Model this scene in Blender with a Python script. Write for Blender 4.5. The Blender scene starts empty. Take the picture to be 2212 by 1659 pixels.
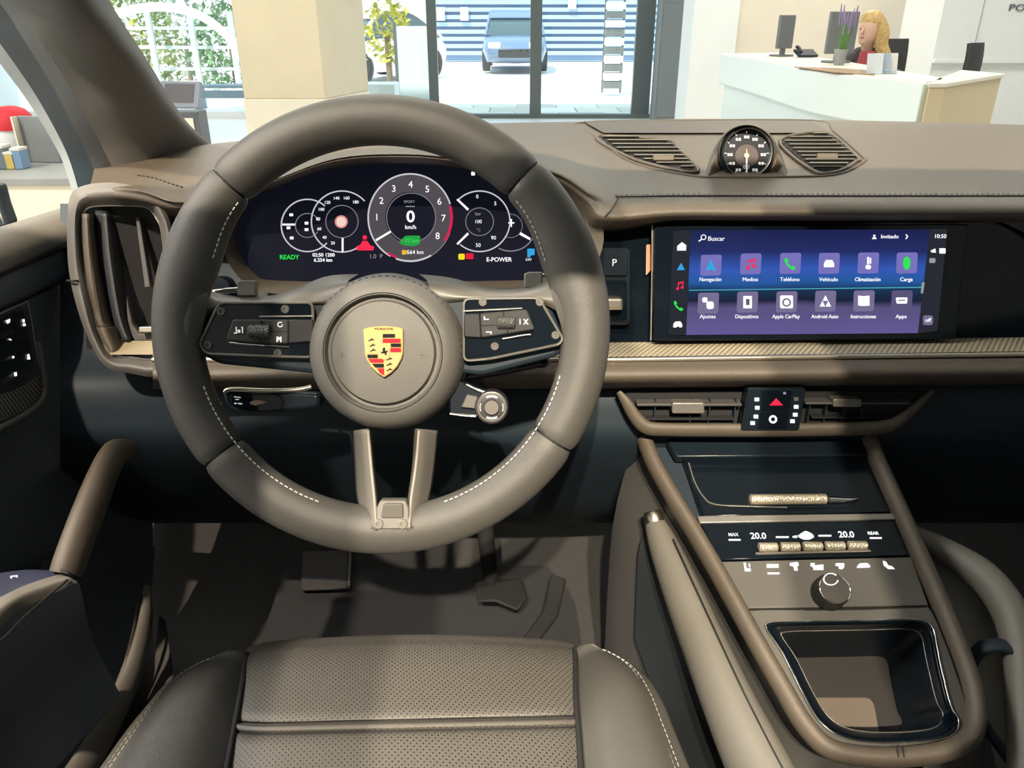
import bpy, bmesh, math, random
from math import sin, cos, pi, radians, atan2, hypot
from mathutils import Vector as V, Matrix, Quaternion
random.seed(4)
S = bpy.context.scene
COL = S.collection

# ---------------------------------------------------------------- camera
FX, CX, CY = 1700.0, 1106.0, 829.5
PITCH = radians(25)
CAM = V((0, 0, 1.40))
cd = bpy.data.cameras.new('camera')
cd.sensor_fit = 'HORIZONTAL'; cd.sensor_width = 36.0; cd.lens = 36.0 * FX / 2212.0
cd.clip_start = 0.02; cd.clip_end = 300
co = bpy.data.objects.new('camera', cd); COL.objects.link(co)
co.location = CAM; co.rotation_euler = (pi / 2 - PITCH, 0, 0)
S.camera = co

# ---------------------------------------------------------------- world, lamps, exposure
W = bpy.data.worlds.new('world'); S.world = W; W.use_nodes = True
bg = W.node_tree.nodes['Background']
bg.inputs[0].default_value = (0.66, 0.84, 1.0, 1); bg.inputs[1].default_value = 2.3
S.view_settings.view_transform = 'Standard'; S.view_settings.look = 'None'
S.view_settings.gamma = 1.0; S.view_settings.use_curve_mapping = False
S.view_settings.exposure = 0.0

def area_lamp(name, loc, target, sx, sy, power, col):
    l = bpy.data.lights.new(name, 'AREA'); l.shape = 'RECTANGLE'; l.size = sx; l.size_y = sy
    l.energy = power; l.color = col
    o = bpy.data.objects.new(name, l); COL.objects.link(o); o.location = loc
    o.rotation_euler = (V(target) - V(loc)).to_track_quat('-Z', 'Y').to_euler()
    return o
WARM = (1.0, 0.83, 0.64)
LAMPS = [((-.6, 4.2, 4.4), 1.4, 65), ((-3.5, 7.4, 4.4), 1.6, 95), ((4.2, 4.6, 4.4), 1.6, 125), ((3.0, 9.0, 4.4), 1.6, 110), ((-4.0, .4, 4.4), 1.6, 380)]
for loc, sz, pw in LAMPS: area_lamp('showroom_ceiling_lamp', loc, (loc[0], loc[1] + .001, 0), sz, sz, pw, (1, .94, .86))
for x, y, z, pw, tg, cone in ((.095, -3.2, 4.5, 1700, (.1, .6, 1.0), 30), (-.243, -3.2, 4.5, 1700, (.1, .6, 1.0), 30), (-1.4, -1.4, 4.4, 1000, (-.43, .68, .90), 19)):   # track spotlights of the showroom
    l = bpy.data.lights.new('track_spotlight', 'SPOT'); l.energy = pw; l.color = WARM; l.spot_size = radians(cone); l.spot_blend = .4; l.shadow_soft_size = .04
    o = bpy.data.objects.new('track_spotlight', l); COL.objects.link(o); o.location = (x, y, z)
    o.rotation_euler = (V(tg) - V(o.location)).to_track_quat('-Z', 'Y').to_euler()
sun = bpy.data.lights.new('sun', 'SUN'); sun.energy = 9.0; sun.angle = radians(1); sun.color = (1, .96, .9)
so = bpy.data.objects.new('sun', sun); COL.objects.link(so)
so.rotation_euler = V((0.35, 0.45, -1.0)).to_track_quat('-Z', 'Y').to_euler()

# ---------------------------------------------------------------- pixel -> ray -> place
RT = V((1, 0, 0)); FW = V((0, cos(PITCH), -sin(PITCH))); UP = V((0, sin(PITCH), cos(PITCH)))
def ray(px, py): return FW + RT * ((px - CX) / FX) + UP * ((CY - py) / FX)
def U(px, py, d): return CAM + ray(px, py) * d
class Pl:
    def __init__(s, p, n):
        s.p = V(p); s.n = V(n).normalized()
        s.x = (RT - s.n * RT.dot(s.n)).normalized(); s.y = s.n.cross(s.x)
    def at(s, px, py, h=0.0):
        r = ray(px, py); t = (s.p + s.n * h - CAM).dot(s.n) / r.dot(s.n)
        return CAM + r * t
    def pts(s, L, h=0.0): return [s.at(a, b, h) for a, b in L]
def YP(Y): return Pl((0, Y, 0), (0, -1, 0))
def ZP(z): return Pl((0, 0, z), (0, 0, 1))
def XP(x, sgn=1): 
    p = Pl((x, 0, 0), (sgn, 0, 0.0001)); p.x = V((0, sgn, 0)); p.y = V((0, 0, 1)); return p

# ---------------------------------------------------------------- materials
MATS = {}
def _nodes(name):
    m = bpy.data.materials.new(name); m.use_nodes = True
    return m, m.node_tree.nodes, m.node_tree.links, m.node_tree.nodes['Principled BSDF']
def mat(name, col, rough=.5, metal=0.0, bump=0.0, bscale=900., spec=.5, coat=0.0, var=0.0, vscale=3.0, perf=None, emit=0.0, sheen=0.0):
    if name in MATS: return MATS[name]
    m, N, L, b = _nodes(name)
    b.inputs['Base Color'].default_value = (*col, 1); b.inputs['Roughness'].default_value = rough
    b.inputs['Metallic'].default_value = metal; b.inputs['Specular IOR Level'].default_value = spec
    if coat: b.inputs['Coat Weight'].default_value = coat; b.inputs['Coat Roughness'].default_value = .04
    if sheen: b.inputs['Sheen Weight'].default_value = sheen
    if emit:
        b.inputs['Emission Color'].default_value = (*col, 1); b.inputs['Emission Strength'].default_value = emit
    tc = N.new('ShaderNodeTexCoord')
    csock = None
    if var:
        n = N.new('ShaderNodeTexNoise'); n.inputs['Scale'].default_value = vscale; n.inputs['Detail'].default_value = 5
        L.new(tc.outputs['Object'], n.inputs['Vector'])
        r = N.new('ShaderNodeValToRGB')
        r.color_ramp.elements[0].position = .3; r.color_ramp.elements[1].position = .7
        r.color_ramp.elements[0].color = (*[c * (1 - var) for c in col], 1)
        r.color_ramp.elements[1].color = (*[min(1, c * (1 + var)) for c in col], 1)
        L.new(n.outputs['Fac'], r.inputs['Fac']); csock = r.outputs['Color']
        L.new(csock, b.inputs['Base Color'])
    h = None
    if bump:
        n = N.new('ShaderNodeTexVoronoi'); n.inputs['Scale'].default_value = bscale
        L.new(tc.outputs['Object'], n.inputs['Vector'])
        bp = N.new('ShaderNodeBump'); bp.inputs['Strength'].default_value = bump; bp.inputs['Distance'].default_value = .0006
        L.new(n.outputs['Distance'], bp.inputs['Height']); L.new(bp.outputs['Normal'], b.inputs['Normal'])
    if perf:                      # (pitch in metres, hole radius in pitches, hole colour): punched holes on the UV grid
        pitch, rad, hc = perf
        mp = N.new('ShaderNodeMapping'); mp.inputs['Scale'].default_value = (1 / pitch, 1 / pitch, 1)
        mp.inputs['Rotation'].default_value = (0, 0, radians(45))
        L.new(tc.outputs['UV'], mp.inputs['Vector'])
        v = N.new('ShaderNodeTexVoronoi'); v.voronoi_dimensions = '2D'; v.inputs['Scale'].default_value = 1
        v.inputs['Randomness'].default_value = 0
        L.new(mp.outputs['Vector'], v.inputs['Vector'])
        lt = N.new('ShaderNodeMath'); lt.operation = 'LESS_THAN'; lt.inputs[1].default_value = rad
        L.new(v.outputs['Distance'], lt.inputs[0])
        mx = N.new('ShaderNodeMixRGB'); mx.inputs['Color1'].default_value = (*col, 1); mx.inputs['Color2'].default_value = (*hc, 1)
        if csock: L.new(csock, mx.inputs['Color1'])
        L.new(lt.outputs[0], mx.inputs['Fac']); L.new(mx.outputs['Color'], b.inputs['Base Color'])
    MATS[name] = m
    return m
def emat(name, col, s=1.0):
    if name in MATS: return MATS[name]
    m, N, L, b = _nodes(name)
    b.inputs['Base Color'].default_value = (0, 0, 0, 1); b.inputs['Roughness'].default_value = .3; b.inputs['Specular IOR Level'].default_value = .04
    b.inputs['Emission Color'].default_value = (*col, 1); b.inputs['Emission Strength'].default_value = s
    MATS[name] = m
    return m
def glass(name, tint=(1, 1, 1), refl=.04):
    if name in MATS: return MATS[name]
    m = bpy.data.materials.new(name); m.use_nodes = True; N = m.node_tree.nodes; L = m.node_tree.links
    N.clear(); o = N.new('ShaderNodeOutputMaterial'); t = N.new('ShaderNodeBsdfTransparent'); g = N.new('ShaderNodeBsdfGlossy')
    t.inputs[0].default_value = (*tint, 1); g.inputs['Roughness'].default_value = .02
    mx = N.new('ShaderNodeMixShader'); mx.inputs[0].default_value = refl
    L.new(t.outputs[0], mx.inputs[1]); L.new(g.outputs[0], mx.inputs[2]); L.new(mx.outputs[0], o.inputs[0])
    MATS[name] = m
    return m

LEA = mat('dash_leather', (.092, .075, .056), .48, bump=.35, bscale=1500)
LEAD = mat('dark_leather', (.070, .068, .066), .5, bump=.3, bscale=1500)
WLEA = mat('wheel_leather', (.074, .070, .064), .46, bump=.25, bscale=1800)
WGREY = mat('wheel_grey_plastic', (.105, .097, .086), .42)
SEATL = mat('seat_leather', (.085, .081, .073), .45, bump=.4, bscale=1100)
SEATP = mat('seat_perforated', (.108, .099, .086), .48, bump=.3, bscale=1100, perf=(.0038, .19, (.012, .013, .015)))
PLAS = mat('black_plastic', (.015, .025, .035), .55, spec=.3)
PLAS2 = mat('charcoal_plastic', (.035, .040, .046), .5, bump=.2, bscale=1500)
DOORM = mat('door_trim', (.085, .100, .125), .5, bump=.3, bscale=1500)
DOORL = mat('door_sill_leather', (.15, .140, .120), .5, bump=.3, bscale=1500)
GLOSS = mat('gloss_black', (.004, .007, .011), .08, spec=.22)
GLOSS2 = mat('satin_black', (.008, .013, .019), .28, spec=.25)
SILV = mat('satin_silver', (.62, .57, .48), .30, metal=1)
CHROM = mat('chrome', (.85, .82, .76), .12, metal=1)
DSILV = mat('dark_silver', (.27, .255, .23), .38, metal=.6)
GREYP = mat('console_grey', (.095, .090, .081), .42)
SEAM = mat('seam_black', (.012, .012, .013), .8)
THREAD = mat('thread', (.32, .30, .26), .8)
THREADW = mat('thread_light', (.55, .54, .50), .8)
CARPET = mat('carpet', (.030, .029, .029), .95, bump=.8, bscale=700, sheen=.2)
PERFM = mat('perforated_metal', (.60, .52, .37), .40, metal=.25, perf=(.0042, .33, (.10, .085, .065)))
GRILLE = mat('speaker_mesh', (.085, .074, .062), .55, perf=(.0038, .33, (.05, .045, .04)))
EW = emat('lit_white', (1, 1, 1), 1.4); EWD = emat('lit_white_dim', (.75, .75, .82), .45)
ERED = emat('lit_red', (1, .03, .09), .95); EGRN = emat('lit_green', (.03, .85, .10), .95); EBLU = emat('lit_blue', (.04, .42, .85), .9)
EYEL = emat('lit_yellow', (1, .82, .02), .95); EORA = emat('lit_orange', (1, .50, .06), .9); ELAV = emat('lit_lavender', (.62, .57, .68), .5)

# ---------------------------------------------------------------- mesh helpers
def T(name, label, cat, loc=(0, 0, 0), group=None, kind=None):
    o = bpy.data.objects.new(name, None); COL.objects.link(o); o.location = V(loc); o.empty_display_size = .05
    o['label'] = label; o['category'] = cat
    if group: o['group'] = group
    if kind: o['kind'] = kind
    return o
def tag(o, label, cat, group=None, kind=None):
    o['label'] = label; o['category'] = cat
    if group: o['group'] = group
    if kind: o['kind'] = kind
    return o
def struct(o, label=None):
    o['kind'] = 'structure'
    if label: o['label'] = label
    return o
def wloc(p):
    l = V(p.location); q = p.parent
    while q: q = None
    return l
def link(name, me, material, parent=None, label=None):
    if material is not None: me.materials.append(material)
    o = bpy.data.objects.new(name, me); COL.objects.link(o)
    if parent is not None:
        o.parent = parent
        q = parent
        while q.parent is not None: q = q.parent
        if parent is q: o.matrix_parent_inverse = Matrix.Translation(-V(q.location))
    if label: o['label'] = label
    return o
def mk(name, vs, fs, material, parent=None, smooth=True, bev=0, seg=2, sol=0, sub=0, uvs=None, label=None, ang=38):
    me = bpy.data.meshes.new(name); me.from_pydata([tuple(v) for v in vs], [], fs); me.update()
    bm = bmesh.new(); bm.from_mesh(me)
    if uvs is not None:
        uvl = bm.loops.layers.uv.new('UVMap'); bm.verts.ensure_lookup_table()
        for f in bm.faces:
            for lp in f.loops: lp[uvl].uv = uvs[lp.vert.index]
    bmesh.ops.recalc_face_normals(bm, faces=bm.faces); bm.to_mesh(me); bm.free()
    if smooth:
        me.shade_smooth(); me.set_sharp_from_angle(angle=radians(ang))
    o = link(name, me, material, parent, label)
    if sol:
        m = o.modifiers.new('s', 'SOLIDIFY'); m.thickness = sol; m.offset = 0
    if bev:
        m = o.modifiers.new('b', 'BEVEL'); m.width = bev; m.segments = seg; m.limit_method = 'ANGLE'; m.angle_limit = radians(35)
    if sub:
        m = o.modifiers.new('u', 'SUBSURF'); m.levels = sub; m.render_levels = sub
    return o
def crom(P, n, closed=False):
    out = []; k = len(P); m = k if closed else k - 1
    for i in range(m):
        if closed: a, b, c, d = P[i - 1], P[i], P[(i + 1) % k], P[(i + 2) % k]
        else: a, b, c, d = P[max(i - 1, 0)], P[i], P[i + 1], P[min(i + 2, k - 1)]
        for j in range(n):
            t = j / n
            out.append(.5 * ((2 * b) + (c - a) * t + (2 * a - 5 * b + 4 * c - d) * t * t + (3 * b - a - 3 * c + d) * t ** 3))
    if not closed: out.append(P[-1].copy() if hasattr(P[-1], 'copy') else P[-1])
    return out
def grid_mesh(name, G, material, parent=None, cu=False, sol=0, label=None, smooth=True, ang=50, caps=False):
    R, Cn = len(G), len(G[0]); vs = [p for r in G for p in r]; fs = []
    for i in range(R - 1):
        for j in range(Cn if cu else Cn - 1):
            k = (j + 1) % Cn
            fs.append((i * Cn + j, i * Cn + k, (i + 1) * Cn + k, (i + 1) * Cn + j))
    if caps: fs.append(tuple(range(Cn))[::-1]); fs.append(tuple((R - 1) * Cn + j for j in range(Cn)))
    uv = []; va = [0.0] * Cn
    for i in range(R):
        u = 0.0
        for j in range(Cn):
            if j: u += (G[i][j] - G[i][j - 1]).length
            if i: va[j] += (G[i][j] - G[i - 1][j]).length
            uv.append((u, va[j]))
    return mk(name, vs, fs, material, parent, smooth, sol=sol, uvs=uv, label=label, ang=ang)
def surf(name, G, material, parent=None, nu=5, nv=5, sol=0, label=None, cu=False, ang=50):
    A = [crom(r, nu, cu) for r in G]
    B = [crom([A[i][j] for i in range(len(A))], nv) for j in range(len(A[0]))]
    return grid_mesh(name, [[B[j][i] for j in range(len(B))] for i in range(len(B[0]))], material, parent, cu, sol, label, ang=ang)
def ring(name, A, B, material, parent=None, n=3, mid=None, label=None, closed=True):
    rows = [A] + ([mid] if mid else []) + [B]
    rows = [crom(r, n, closed) for r in rows]
    if mid: 
        rows = list(map(list, zip(*[crom([rows[i][j] for i in range(3)], 4) for j in range(len(rows[0]))])))
    return grid_mesh(name, rows, material, parent, closed, label=label)
def tube(name, P, r, material, parent=None, n=10, k=4, closed=False, up=None, rv=None, label=None, caps=True):
    """swept tube; r = radius (number or list per control point); rv = second radius along up for an oval section"""
    P = [V(p) for p in P]; m = len(P)
    rr = list(r) if isinstance(r, (list, tuple)) else [r] * m
    r2 = list(rv) if isinstance(rv, (list, tuple)) else ([rv] * m if rv else rr)
    Q = crom(P, k, closed); ra = crom(rr, k, closed); rb = crom(r2, k, closed)
    G = []; prev = None
    for i, p in enumerate(Q):
        t = (Q[(i + 1) % len(Q)] - Q[i - 1]) if closed else (Q[min(i + 1, len(Q) - 1)] - Q[max(i - 1, 0)])
        if t.length < 1e-9: t = V((0, 0, 1))
        t.normalize()
        if up is not None: a = V(up) - t * V(up).dot(t)
        elif prev is None: 
            a = V((0, 0, 1)) if abs(t.z) < .9 else V((0, 1, 0)); a = a - t * a.dot(t)
        else: a = prev - t * prev.dot(t)
        a.normalize(); prev = a; b = t.cross(a)
        G.append([p + a * (rb[i] * sin(2 * pi * j / n)) + b * (ra[i] * cos(2 * pi * j / n)) for j in range(n)])
    vs = [q for g in G for q in g]; fs = []; R = len(G)
    for i in range(R if closed else R - 1):
        for j in range(n):
            fs.append((i * n + j, i * n + (j + 1) % n, ((i + 1) % R) * n + (j + 1) % n, ((i + 1) % R) * n + j))
    if caps and not closed: fs.append(tuple(range(n))); fs.append(tuple((R - 1) * n + j for j in range(n)))
    return mk(name, vs, fs, material, parent, label=label, ang=60)
def lathe(name, c, axis, prof, material, parent=None, n=48, label=None, ang=35, xd=None, caps=True):
    axis = V(axis).normalized(); x = V(xd) if xd else (RT if abs(axis.dot(RT)) < .9 else V((0, 1, 0)))
    x = (x - axis * x.dot(axis)).normalized(); y = axis.cross(x); vs = []; fs = []
    for (r, h) in prof:
        for j in range(n): vs.append(V(c) + axis * h + (x * cos(2 * pi * j / n) + y * sin(2 * pi * j / n)) * r)
    for i in range(len(prof) - 1):
        for j in range(n): fs.append((i * n + j, i * n + (j + 1) % n, (i + 1) * n + (j + 1) % n, (i + 1) * n + j))
    if caps and prof[0][0] > 1e-6: fs.append(tuple(range(n)))
    if caps and prof[-1][0] > 1e-6: fs.append(tuple((len(prof) - 1) * n + j for j in range(n)))
    o = mk(name, vs, fs, material, parent, label=label, ang=ang)
    return o
def slab(name, pts, n, thick, material, parent=None, bev=0, seg=2, label=None, smooth=True):
    n = V(n).normalized(); k = len(pts)
    vs = list(pts) + [p - n * thick for p in pts]
    fs = [tuple(range(k)), tuple(range(2 * k - 1, k - 1, -1))] + [(i, (i + 1) % k, k + (i + 1) % k, k + i) for i in range(k)]
    return mk(name, vs, fs, material, parent, smooth, bev, seg, label=label)
def box(name, c, s, material, parent=None, rot=None, bev=0, label=None, seg=2):
    vs = [V(((i & 1) - .5, ((i >> 1) & 1) - .5, ((i >> 2) & 1) - .5)) for i in range(8)]
    vs = [V((v.x * s[0], v.y * s[1], v.z * s[2])) for v in vs]
    if rot is not None: vs = [rot @ v for v in vs]
    vs = [v + V(c) for v in vs]
    return mk(name, vs, [(0, 2, 3, 1), (4, 5, 7, 6), (0, 1, 5, 4), (2, 6, 7, 3), (0, 4, 6, 2), (1, 3, 7, 5)], material, parent, True, bev, seg, label=label)
def rpoly(P, r, n=5):
    out = []; k = len(P)
    for i in range(k):
        a, b, c = V(P[i - 1]), V(P[i]), V(P[(i + 1) % k])
        rr = r[i] if isinstance(r, (list, tuple)) else r
        d1, d2 = (a - b), (c - b); q = min(rr, d1.length * .48, d2.length * .48)
        s, e = b + d1.normalized() * q, b + d2.normalized() * q
        for j in range(n + 1):
            t = j / n; p = s * (1 - t) ** 2 + b * 2 * t * (1 - t) + e * t * t; out.append((p.x, p.y))
    return out
def rrect(x0, y0, x1, y1, r, n=4): return rpoly([(x0, y0), (x1, y0), (x1, y1), (x0, y1)], r, n)
def flat(name, pl, L, h, material, parent=None, label=None, t=.0004):
    """thin raised plate on a plane, from a pixel outline"""
    return slab(name, pl.pts(L, h), pl.n, t, material, parent, label=label, smooth=False)
def flats(name, pl, polys, h, material, parent=None, label=None, t=.0004):
    """several strokes of ONE mark"""
    vs = []; fs = []
    for L in polys:
        p = pl.pts(L, h); k = len(p); o = len(vs); vs += p + [q - pl.n * t for q in p]
        fs += [tuple(o + i for i in range(k)), tuple(o + k + i for i in range(k))[::-1]] + [(o + i, o + (i + 1) % k, o + k + (i + 1) % k, o + k + i) for i in range(k)]
    return mk(name, vs, fs, material, parent, False, label=label)
def arcpts(cx, cy, r, a0, a1, w, n=40, sy=1.0):
    o = [(cx + r * cos(radians(a0 + (a1 - a0) * i / n)), cy - sy * r * sin(radians(a0 + (a1 - a0) * i / n))) for i in range(n + 1)]
    q = [(cx + (r - w) * cos(radians(a0 + (a1 - a0) * i / n)), cy - sy * (r - w) * sin(radians(a0 + (a1 - a0) * i / n))) for i in range(n + 1)]
    return o, q
def arc(name, pl, cx, cy, r, a0, a1, w, h, material, parent=None, n=44, sy=1.0, label=None):
    o, q = arcpts(cx, cy, r, a0, a1, w, n, sy)
    A, B = pl.pts(o, h), pl.pts(q, h); k = n + 1; vs = A + B + [p - pl.n * .0004 for p in A] + [p - pl.n * .0004 for p in B]
    fs = []
    for i in range(n):
        fs += [(i, i + 1, k + i + 1, k + i), (2 * k + i, 3 * k + i, 3 * k + i + 1, 2 * k + i + 1), (i, 2 * k + i, 2 * k + i + 1, i + 1), (k + i, k + i + 1, 3 * k + i + 1, 3 * k + i)]
    return mk(name, vs, fs, material, parent, False, label=label)
def disc(name, pl, cx, cy, r, h, material, parent=None, n=40, sy=1.0, label=None):
    return flat(name, pl, [(cx + r * cos(2 * pi * i / n), cy - sy * r * sin(2 * pi * i / n)) for i in range(n)], h, material, parent, label)
def text(name, s, pl, px, py, hpx, material, parent=None, h=.001, sx=1.0, align='CENTER', label=None, ext=.0002, bold=.0):
    c = bpy.data.curves.new('t', 'FONT'); c.body = s; c.align_x = align; c.align_y = 'CENTER'
    p = pl.at(px, py, h); d = (p - CAM).dot(FW); sz = hpx * d / FX / .70
    c.size = 1; c.extrude = ext / sz; c.offset = bold; c.resolution_u = 3
    o = bpy.data.objects.new('t', c)
    COL.objects.link(o); dg = bpy.context.evaluated_depsgraph_get()
    me = bpy.data.meshes.new_from_object(o.evaluated_get(dg)); bpy.data.objects.remove(o); bpy.data.curves.remove(c)
    X, Y, N = pl.x * sz * sx, pl.y * sz, pl.n * sz
    for v in me.vertices: v.co = p + X * v.co.x + Y * v.co.y + N * v.co.z
    me.materials.clear(); me.name = name
    return link(name, me, material, parent, label)
def stitches(name, P, material, parent=None, ln=.0032, gap=.0022, r=.0006, closed=False, k=8, label=None):
    """row of thread stitches along a path (one part)"""
    Q = crom([V(p) for p in P], k, closed); vs = []; fs = []; acc = 0; i = 0; on = True
    segs = []; cur = Q[0]; need = ln; start = cur
    for q in Q[1:]:
        while (q - cur).length >= need:
            cur = cur + (q - cur).normalized() * need
            if on: segs.append((start, cur)); need = gap
            else: need = ln
            on = not on; start = cur
        need -= (q - cur).length; cur = q
    for a, b in segs:
        t = (b - a).normalized(); u = t.cross(V((0, 0, 1))); 
        if u.length < .01: u = t.cross(V((0, 1, 0)))
        u.normalize(); w = t.cross(u); o = len(vs)
        for p in (a, b): vs += [p + u * r, p + w * r, p - u * r, p - w * r]
        fs += [(o + j, o + (j + 1) % 4, o + 4 + (j + 1) % 4, o + 4 + j) for j in range(4)] + [(o, o + 1, o + 2, o + 3), (o + 4, o + 5, o + 6, o + 7)]
    ob = mk(name, vs, fs, material, parent, False, label=label); ob['kind'] = 'stuff'
    return ob
def clip_row(P, y):
    xs = []
    for i in range(len(P)):
        (x0, y0), (x1, y1) = P[i - 1], P[i]
        if (y0 <= y < y1) or (y1 <= y < y0): xs.append(x0 + (y - y0) / (y1 - y0) * (x1 - x0))
    return (min(xs), max(xs)) if len(xs) >= 2 else None

from mathutils.bvhtree import BVHTree
def bvh(o):
    dg = bpy.context.evaluated_depsgraph_get(); return BVHTree.FromObject(o, dg)
def onto(tree, px, py, h=0.0):
    r = ray(px, py).normalized(); p, n, i, d = tree.ray_cast(CAM, r)
    if p is None: return U(px, py, 1.0)
    if n.dot(r) > 0: n = -n
    return p + n * h
# ================================================================= planes of the car
WH = Pl(U(824, 710, .645), (0, -cos(radians(21)), sin(radians(21))))
CL = Pl(U(860, 480, .870), (0, -cos(radians(18)), sin(radians(18))))
SC = Pl(U(1740, 610, .830), (0, -cos(radians(14)), sin(radians(14))))
CO = Pl(U(1650, 970, .860), (0, -sin(radians(30)), cos(radians(30))))
DT = ZP(1.2385)
VC = Pl(U(1670, 890, .835), (0, -cos(radians(8)), sin(radians(8))))

# ================================================================= showroom shell
FLOORM = mat('pale_stone_floor', (.80, .78, .74), .28, var=.05, vscale=1.2)
WALLW = mat('white_wall', (.84, .86, .86), .7, var=.02)
WALLB = mat('warm_beige_wall', (.78, .70, .58), .7, var=.03)
CREAM = mat('cream_plaster', (.70, .60, .43), .7, var=.03)
CREAM2 = mat('pale_cream_plaster', (.82, .74, .60), .7, var=.03)
FRAME = mat('door_frame_metal', (.13, .15, .15), .4, metal=.3)
fl = box('floor', (1, 3.2, -.05), (24, 19.0, .1), FLOORM); struct(fl, 'pale polished showroom floor')
YF = 12.66
Fp = YP(YF)
# tall glazed front: frames, panes
def bgbox(name, x0, y0, x1, y1, Y, dy, material, parent=None, bev=0, label=None):
    p = YP(Y); a = p.at(x0, y0); b = p.at(x1, y1)
    return box(name, ((a.x + b.x) / 2, Y + dy / 2, (a.z + b.z) / 2), (abs(b.x - a.x), dy, abs(a.z - b.z)), material, parent, bev=bev, label=label)
g1 = T('window_1', 'tall glazed showroom entrance with dark metal uprights', 'window', (0, YF, 0)); g1['kind'] = 'structure'
for x, w in ((940, 20), (1156, 24), (1381, 38), (1521, 44)):
    a = Fp.at(x, 248); hw = w * 12.0 / FX / 2
    box('upright', (a.x, YF, 1.75), (hw * 2, .12, 3.5), FRAME, g1, bev=.01)
xa, xb = Fp.at(745, 100).x, Fp.at(1521, 100).x
box('threshold', ((xa + xb) / 2, YF, .03), (xb - xa, .16, .06), FRAME, g1)
for x0, x1 in ((745, 940), (940, 1156), (1156, 1381), (1381, 1521)):
    a, b = Fp.at(x0, 100).x, Fp.at(x1, 100).x
    box('pane', ((a + b) / 2, YF, 1.75), (b - a - .1, .012, 3.4), glass('pane_glass', (.97, 1, .99), .05), g1)
g2 = T('window_2', 'wide showroom window beside the beige column', 'window', (-5, YF, 0)); g2['kind'] = 'structure'
a, b = Fp.at(-200, 100).x, Fp.at(560, 100).x
box('pane', ((a + b) / 2, YF, 1.75), (b - a, .012, 3.4), glass('pane_glass'), g2)
box('upright', (Fp.at(531, 100).x, YF, 1.75), (.05, .08, 3.5), FRAME, g2)
box('sill', ((a + b) / 2, YF, .05), (b - a, .12, .1), WALLW, g2)
# right: beige return wall, white display wall
p1 = YP(9.6)
wa = p1.at(1560, 100).x; wb = p1.at(2040, 60).x
w2 = box('wall_back', ((wa + wb) / 2, 9.75, 2.33), (wb - wa, .2, 4.66), WALLB); struct(w2, 'warm beige wall behind the reception counter')
wc = p1.at(1575, 100).x
w4 = box('wall_pier', (wa - .1, 9.9, 2.33), (.5, .6, 4.66), WALLW); struct(w4, 'white wall pier beside the glass doors'); w4.name = 'wall_door_pier'
pr = YP(8.2)
x0 = pr.at(2012, 140).x
w3 = box('wall_right', (x0 + 3, 8.6, 2.33), (6, .8, 4.66), WALLW); struct(w3, 'white panelled display wall on the far right')
for xx in (2100, 2330):
    box('panel_joint', (pr.at(xx, 120).x, 8.195, 1.75), (.008, .012, 3.5), mat('joint_grey', (.5, .52, .53), .7), w3)
bgbox('ledge', 2020, 128, 2500, 136, 8.12, .08, WALLW, w3)
text('lettering', 'PORSCHE', YP(8.19), 2179, 17, 13, mat('letter_grey', (.12, .12, .13), .5), w3, h=.004, sx=1.5, align='LEFT', ext=.004, label='grey raised wall lettering')
# ceiling of the showroom stays out of frame; left wall behind the driver's window
wl = box('wall_left', (-7.6, 3.2, 2.35), (.2, 19, 4.9), WALLW); struct(wl, 'bright white showroom wall on the left')

sc0 = box('ceiling_showroom', (1, 3.2, 4.75), (24, 19.0, .2), WALLW); struct(sc0, 'white showroom ceiling above the car')
for nm, c, s_ in (('wall_rear', (1, -6.2, 2.35), (24, .2, 4.9)), ('wall_far_right', (12.9, 3.2, 2.35), (.2, 19, 4.9)), ('wall_above_doors', (1, YF, 4.1), (24, .2, 1.2))):
    struct(box(nm, c, s_, WALLW), 'plain white showroom wall')
# ================================================================= car shell
GLASSC = glass('car_glass', (.97, .99, .985), .02)
# windscreen, between the scuttle and the roof header
wsg = [[V((x * 1.0 + .3, y - .10 * (x / .75) ** 2, z)) for x in (-.72, -.36, 0, .36, .72)] for (y, z) in ((1.52, 1.20), (1.15, 1.36), (.78, 1.51), (.42, 1.64))]
ws = surf('window_3', wsg, GLASSC, sol=.004); struct(ws, 'raked front windscreen of the car')
HLM = mat('headliner_fabric', (.13, .15, .18), .9)
def hl(x0, x1, y0, y1):
    f = lambda x, y: V((x, y - .05 * ((x - .3) / .72) ** 2, 1.635 + .07 * max(0, min(1, (.44 - y) / .5)) - .06 * max(0, (-.9 - y)) - .05 * ((x - .3) / .72) ** 2))
    return [[f(x0 + (x1 - x0) * i / 5, y0 + (y1 - y0) * j / 5) for i in range(6)] for j in range(6)]
hd = T('ceiling', 'dark fabric headliner of the car with an unseen roof slot shaped for the spotlights', 'ceiling', (.3, -.6, 1.6)); hd['kind'] = 'structure'
for q in ((-.56, 1.14, .44, .31), (-.56, -.15, .31, -1.0), (.232, 1.14, .31, -1.0), (-.56, 1.14, -1.0, -2.0)): surf('headliner', hl(*q), HLM, hd, sol=.03)  # narrow roof opening is made up, sized to bound the spotlight patches
surf('light_slot_glass', [[p + V((0, 0, .03)) for p in r] for r in hl(-.16, .245, .33, -1.02)], GLASSC, hd, sol=.004)
sv = T('rim_shade_visor', 'unseen visor added above the driver to shade the wheel rim', 'light blocker', (-.13, .3, 1.58))  # out of view, added to keep spotlight off the rim top
slab('shade_board', [V((-.38, .15, 1.62)), V((.075, .15, 1.62)), V((.075, .40, 1.585)), V((-.38, .40, 1.585))], (0, .1, 1), .018, HLM, sv, bev=.006)
tube('shade_rod', [V((-.40, .40, 1.60)), V((-.1, .41, 1.597)), V((.085, .40, 1.60))], .005, PLAS, sv, n=8)
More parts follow.
